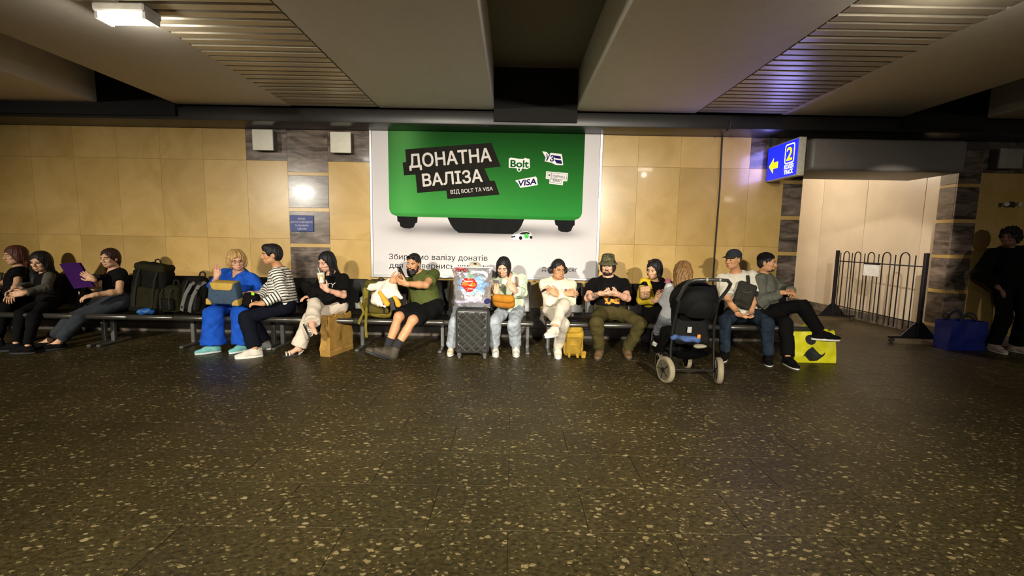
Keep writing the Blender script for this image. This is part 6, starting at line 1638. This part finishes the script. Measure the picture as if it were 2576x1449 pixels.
foil_print('fruit', .22, .64, .40, .76, G('foil_red', (.50, .028, .02)), lambda u, v: (u*u+(v*.95-.05)**2 < .9 and (v > -.2 or abs(u) < .95*(1+v)**.6)), lay=.004, n=64)
for a0, a1, b0, b1 in ((.26, .42, .56, .66), (.44, .60, .53, .65)): foil_print('slice', a0, a1, b0, b1, G('foil_orange', (.72, .20, .03)), lambda u, v: u*u+v*v < .95, lay=.006)
foil_print('fruit_band', .30, .52, .645, .70, G('foil_pale', (.78, .70, .62)), lambda u, v: abs(v-.3*u*u) < .45, lay=.006)
foil_print('leaf', .36, .54, .72, .86, G('foil_green', (.25, .48, .22)), lambda u, v: u*u+v*v < .5+.4*math.sin(5*math.atan2(v, u)), lay=.005)
foil_print('roundel', .78, .98, .09, .27, G('foil_rose', (.62, .42, .40)), lambda u, v: u*u+v*v < 1, lay=.004, n=40)
foil_print('roundel_disc', .80, .96, .105, .255, G('foil_navy', (.04, .05, .20)), lambda u, v: u*u+v*v < 1, lay=.006, n=40)
foil_print('swash', .02, .75, .10, .26, G('foil_lilac', (.52, .48, .62)), lambda u, v: abs(v-.3*math.sin(u*3)) < .42, lay=.0025)
t_ = text_mesh('АТБ', .072, (fx0+.03, SY-.2, fz0+.905*(fz1-fz0)), (1, 0, 0), (0, 0, 1), G('foil_red2', (.62, .02, .015), .5), None, 'lettering', offset=.03, width=.135)
for v in t_.data.vertices:
    h_ = bv_.ray_cast(Vector((v.co.x, SY-.4, v.co.z)), Vector((0, 1, 0)))
    if h_[0] is not None: v.co = h_[0]-Vector((0, .005, 0))
t_.data.transform(Matrix.Translation(-off_)); t_.parent = foil_o

# yellow backpack on the floor
yc = V(at(1443, 855, 5.42)[0], 5.44, .215); R = rot(-6, -6, 0); M_YP = CLOTH('ochre', (.30, .185, .022), var=.25); M_YP2 = CLOTH('ochredark', (.20, .12, .015), var=.25)
yb_ = thing('backpack', 'ochre backpack on the floor beside the man with headphones', 'backpack', (yc[0], yc[1], 0)); L_ = lambda x, y, z: yc+R@V(x, y, z)
solid('main_bag', [('u', rbox(L_(0, 0, -.02), V(.115, .085, .185), .045, R), 0), ('n', (.007, 26, 3), 0)], M_YP, yb_, .008)
solid('lid', [('u', rbox(L_(0, -.015, .135), V(.108, .095, .062), .045, R), 0), ('n', (.006, 30, 8), 0)], M_YP, yb_, .008)
solid('front_pocket', [('u', rbox(L_(0, -.085, -.075), V(.098, .03, .105), .025, R), 0), ('n', (.006, 34, 6), 0)], M_YP2, yb_, .008)
for i, z in enumerate((.0, -.025, -.05)): strap('webbing', [L_(-.035, -.120, z), L_(0, -.122, z), L_(.035, -.120, z)], .012, M_YP, yb_, .004, nrm=(0, 0, 1) if False else None)
for sx in (-.045, .045): strap('dangling_strap', [L_(sx, -.10, -.16), L_(sx*1.1, -.13, -.19), L_(sx*1.2, -.15, -.208)], .028, M_YP, yb_, .006)
MB().tube([L_(-.03, .02, .19), L_(-.025, .02, .225), L_(.025, .02, .225), L_(.03, .02, .19)], .007, 8).build('carry_loop', M_WEB, yb_)
kc = V(at(1468, 886, 5.3)[0], 5.34, .045); t = thing('pouch', 'small ochre pouch on the floor right of the ochre backpack', 'pouch', tuple(kc-V(0, 0, .045)))
solid('cloth', [('u', rbox(kc, V(.030, .03, .044), .018, rot(20, 0, 0)), 0), ('n', (.005, 50, 3), 0)], M_YP, t, .006)
MB().tube([kc+V(-.01, 0, .04), kc+V(0, 0, .06), kc+V(.012, 0, .04)], .003, 6).build('loop', M_WEB, t)

# yellow shopping bag
A, B = atz(1992, 911, 0), atz(2100, 913, 0); yx0, yx1, yy = A[0]+.01, B[0], 5.30
sh_ = thing('shopping_bag', 'bright yellow shopping bag with black arrow prints under the crossed legs', 'bag', ((yx0+yx1)/2, yy+.1, 0))
M_YS = mat('yellow_plastic', (.60, .56, .012), .42, var=.16, scale=6)
def ybag(u, v):
    s_ = (u*4) % 4; i = int(s_) % 4; f_ = s_-int(s_); cs = [(yx0, yy), (yx1, yy), (yx1-.01, yy+.22), (yx0+.02, yy+.22)]
    p = lerp(V(*cs[i]), V(*cs[(i+1) % 4]), f_); c0 = V((yx0+yx1)/2, yy+.11); tp = c0+(p-c0)*V(1-.04*v, 1-.55*v*v)
    n_ = mnoise.noise(Vector((p[0]*8, p[1]*8, v*4)))*.022*min(1, 5*v)
    return V(tp[0], tp[1]-n_*(1 if i == 0 else -1)*(0 if i % 2 else 1), .385*v+.002+.02*mnoise.noise(Vector((u*8, 2, 5)))*v)
mb = MB(); mb.grid(lambda u, v: ybag(u, v), 64, 26, closed=True); bmesh.ops.remove_doubles(mb.bm, verts=mb.bm.verts[:], dist=1e-5); mb.bm.faces.new([mb.bm.verts.new(ybag(k_/4, 0)) for k_ in range(4)]); bmesh.ops.solidify(mb.bm, geom=mb.bm.faces[:], thickness=.002)
ybo = mb.build('bag', M_YS, sh_, smooth=30); yoff = Vector(sh_.location)
ybv = BVHTree.FromPolygons([v.co+yoff for v in ybo.data.vertices], [tuple(p_.vertices) for p_ in ybo.data.polygons])
def yprint(name, poly):
    mb = MB(); q_ = [at(x, y, yy) for x, y in poly]; xs = [p_[0] for p_ in q_]; zs = [p_[2] for p_ in q_]; n = 72; vs = {}
    def inside(x, z):
        r_ = False
        for (x1, _, z1), (x2, _, z2) in zip(q_, q_[1:]+q_[:1]):
            if (z1 > z) != (z2 > z) and x < (x2-x1)*(z-z1)/(z2-z1)+x1: r_ = not r_
        return r_
    for i in range(n+1):
        for j in range(n+1):
            x, z = min(xs)+(max(xs)-min(xs))*i/n, min(zs)+(max(zs)-min(zs))*j/n; h_ = ybv.ray_cast(Vector((x, yy-.3, z)), Vector((0, 1, 0)))
            if h_[0] is not None: vs[i, j] = (mb.bm.verts.new(h_[0]-Vector((0, .002, 0))), x, z)
    for i in range(n):
        for j in range(n):
            q4 = [vs.get(k_) for k_ in ((i, j), (i+1, j), (i+1, j+1), (i, j+1))]
            if all(q4) and inside(sum(a_[1] for a_ in q4)/4, sum(a_[2] for a_ in q4)/4): mb.bm.faces.new([a_[0] for a_ in q4])
    for v in list(mb.bm.verts):
        if not v.link_faces: mb.bm.verts.remove(v)
    mb.build(name, mat('print_blackbag', (.014, .014, .012), .5), ybo, smooth=180)
yprint('printed_arrow', [(2046, 873), (2064, 892), (2070, 892), (2077, 886), (2074, 894), (2054, 908), (2036, 908), (2022, 894), (2016, 897), (2024, 888)])
yprint('printed_disc', [(2043+14*math.cos(a), 856+12*math.sin(a)) for a in np.linspace(0, 2*math.pi, 18, endpoint=False)])
for dy in (.06, .16): strap('handle', [V((yx0+yx1)/2-.10, yy+dy, .375), V((yx0+yx1)/2-.09, yy+dy-.01, .43), V((yx0+yx1)/2-.02, yy+dy-.02, .46), V((yx0+yx1)/2+.05, yy+dy-.02, .44), V((yx0+yx1)/2+.07, yy+dy, .37)], .03, M_YS, sh_)

# blue bag by the standing man
bx0, bx1 = at(2386, 850, 6.08)[0], at(2482, 850, 6.08)[0]
bb_ = thing('tote_bag', 'blue shopping tote on the floor at the feet of the standing man', 'bag', ((bx0+bx1)/2, 6.18, 0)); M_BT = mat('blue_woven', (.004, .012, .16), .5, var=.15)
def btote(u, v):
    s_ = (u*4) % 4; i = int(s_) % 4; f_ = s_-int(s_); cs = [(bx0, 6.08), (bx1, 6.08), (bx1, 6.30), (bx0, 6.30)]; p = lerp(V(*cs[i]), V(*cs[(i+1) % 4]), f_)
    n_ = mnoise.noise(Vector((p[0]*6, p[1]*6, v*3)))*.014*min(1, 4*v); return V(p[0]+n_, p[1]-n_-.02*math.sin(math.pi*v)*(i == 0), .41*v+.002)
mb = MB(); mb.grid(btote, 48, 16, closed=True); mb.bm.faces.new([mb.bm.verts.new(btote(k_/4, 0)) for k_ in range(4)]); mb.bm.faces.new([mb.bm.verts.new(btote(k_/4, .93)) for k_ in range(4)]); mb.build('bag', M_BT, bb_, smooth=40)
for y in (6.09, 6.28): strap('handle', [((bx0+bx1)/2+.11*math.cos(a), y, .40+.13*math.sin(a)) for a in np.linspace(math.pi, 0, 11)], .03, mat('handle_navy', (.01, .012, .03), .7), bb_, nrm=(0, -1, .01))

# ================================================================== stroller
st = thing('stroller', 'black baby stroller parked with its back to the camera', 'stroller', (1.85, 4.6, 0))
M_SB = mat('stroller_black', (.0035, .0035, .003), .75, bump=.3, fabric=True, spec=.12); M_SF = mat('stroller_frame', (.022, .020, .018), .3, metal=.6); M_TY = mat('tyre_beige', (.20, .165, .10), .85); M_HUB = mat('hub_black', (.012, .012, .011), .4)
def wheel(x, y, r, wd, yaw=0):
    ax = V(math.cos(math.radians(yaw)), math.sin(math.radians(yaw)), 0); c = V(x, y, r)
    w__ = MB().lathe([(r*.78, -wd/2), (r*.93, -wd/2), (r, -wd*.28), (r, wd*.28), (r*.93, wd/2), (r*.78, wd/2), (r*.78, -wd/2)], c, 32, ax).build('wheel', M_TY, st)
    MB().lathe([(0, -wd*.42), (r*.80, -wd*.40), (r*.80, wd*.40), (0, wd*.42)], c, 24, ax).build('hub', M_HUB, w__)
    sp = MB()
    for k_ in range(5):
        a = 2*math.pi*k_/5; u_ = V(-ax[1], ax[0], 0); sp.tube([c-ax*wd*.46, c-ax*wd*.46+(u_*math.cos(a)+V(0, 0, 1)*math.sin(a))*r*.76], .006, 6)
    MB().lathe([(0, -.012), (.026, -.012), (.026, .012), (0, .012)], c-ax*wd*.45, 16, ax).build('hub_cap', M_SF, w__)
    sp.build('spokes', M_SF, w__)['kind'] = 'stuff'
WX0, WX1, WY = 1.585, 2.125, 4.44
for x, yw in ((WX0, 14), (WX1, -14)): wheel(x, WY, .135, .055, yw)
for x in (1.70, 2.02): wheel(x, 4.98, .085, .045)
MB().tube([(WX0, WY, .135), (WX1, WY, .135)], .010, 10).build('axle', M_SF, st)
for sx, x0_, x1_ in ((-1, WX0+.05, 1.66), (1, WX1-.05, 2.04)):
    MB().tube([(x0_, WY, .14), (x0_-.0, WY+.03, .34), ((x0_+x1_)/2, 4.46, .60), (x1_, 4.36, .86)], .014, 10).build('frame_tube', M_SF, st)
    MB().tube([((x0_+x1_)/2, 4.47, .52), (x1_-sx*.03, 4.80, .30), (1.86+sx*.16, 4.98, .14)], .013, 10).build('frame_tube', M_SF, st)
# handle bar
hz = 1.085
MB().tube([(1.640, 4.36, .86), (1.640, 4.22, 1.00), (1.655, 4.16, 1.06), (1.70, 4.12, hz), (1.78, 4.11, hz+.004), (1.94, 4.11, hz+.004), (2.00, 4.12, hz), (2.050, 4.16, 1.05), (2.055, 4.22, .99), (2.04, 4.36, .86)], .016, 12).build('handle', mat('handle_grip', (.028, .026, .024), .32, spec=.7), st)
for x in (1.80, 1.92): MB().tube([(x-.008, 4.11, hz+.004), (x+.008, 4.11, hz+.004)], .019, 12).build('handle_ring', mat('ring_grey', (.25, .23, .18), .4), st)
# seat back, hood, footwell, basket
solid('seat_back', [('u', rbox(V(1.85, 4.56, .64), V(.185, .05, .26), .04, rot(0, -14, 0)), 0), ('u', rbox(V(1.85, 4.72, .44), V(.175, .16, .05), .04), .04), ('n', (.006, 30, 3), 0)], M_SB, st, .010)
hood = [('u', el(V(1.86, 4.52, .82), V(.225, .27, .235)), 0), ('s', el(V(1.86, 4.70, .74), V(.185, .30, .21)), .01), ('i', half((0, 4.5, .74), (0, .25, -1)), .01)]
hd2 = solid('hood', hood+[('f', lambda X, Y, Z: (.006*np.sin((Y*1.0+Z*.6)*46)).astype(np.float32)+0*X, 0)], M_SB, st, .010)
MB().box((1.88, 4.285, .80), (.25, .012, .10), rot(0, 12, 0), .005).build('hood_pocket', M_SB, st)
solid('footwell', [('u', rbox(V(1.80, 4.86, .36), V(.15, .07, .14), .04, rot(0, 18, 0)), 0)], M_SB, st, .010)
bk_ = MB(); bk_.grid(lambda u, v: V(1.85+(u-.5)*.40, 4.45+.42*v, .30-.10*math.sin(math.pi*u)**.5*math.sin(math.pi*v)**.4), 16, 14); bmesh.ops.solidify(bk_.bm, geom=bk_.bm.faces[:], thickness=.006); bk_.build('basket', M_SB, st)
MB().box((at(1733, 829, 4.46)[0], 4.445, at(1733, 829, 4.46)[2]), (.042, .003, .06), rot(0, 0, 2)).build('care_label', mat('label_grey', (.30, .29, .27), .7), st)
MB().box((at(1757, 846, 4.44)[0], 4.43, at(1757, 846, 4.44)[2]), (.032, .003, .038), rot(0, 0, 2)).build('warning_label', mat('label_orange', (.60, .16, .01), .6), st)
c = at(1725, 853, 4.47); t = thing('blue_bundle', 'rolled blue blanket in the stroller basket', 'blanket', tuple(c))
solid('cloth', [('u', rc(c+V(-.10, .02, .012), c+V(.11, .0, 0), .030, .036), 0), ('u', el(c+V(-.115, -.01, .02), V(.05, .03, .028)), .02), ('n', (.006, 50, 3), 0)], mat('blanket_blue', (.025, .055, .15), .8, var=.35), t, .006)
c = at(1762, 871, 4.50); t = thing('bag_bundle', 'pale folded cloth at the bottom of the stroller basket', 'cloth', tuple(c))
solid('cloth', [('u', el(c, V(.075, .05, .028)), 0), ('n', (.008, 50, 6), 0)], mat('cloth_pale', (.22, .19, .13), .9), t, .006)
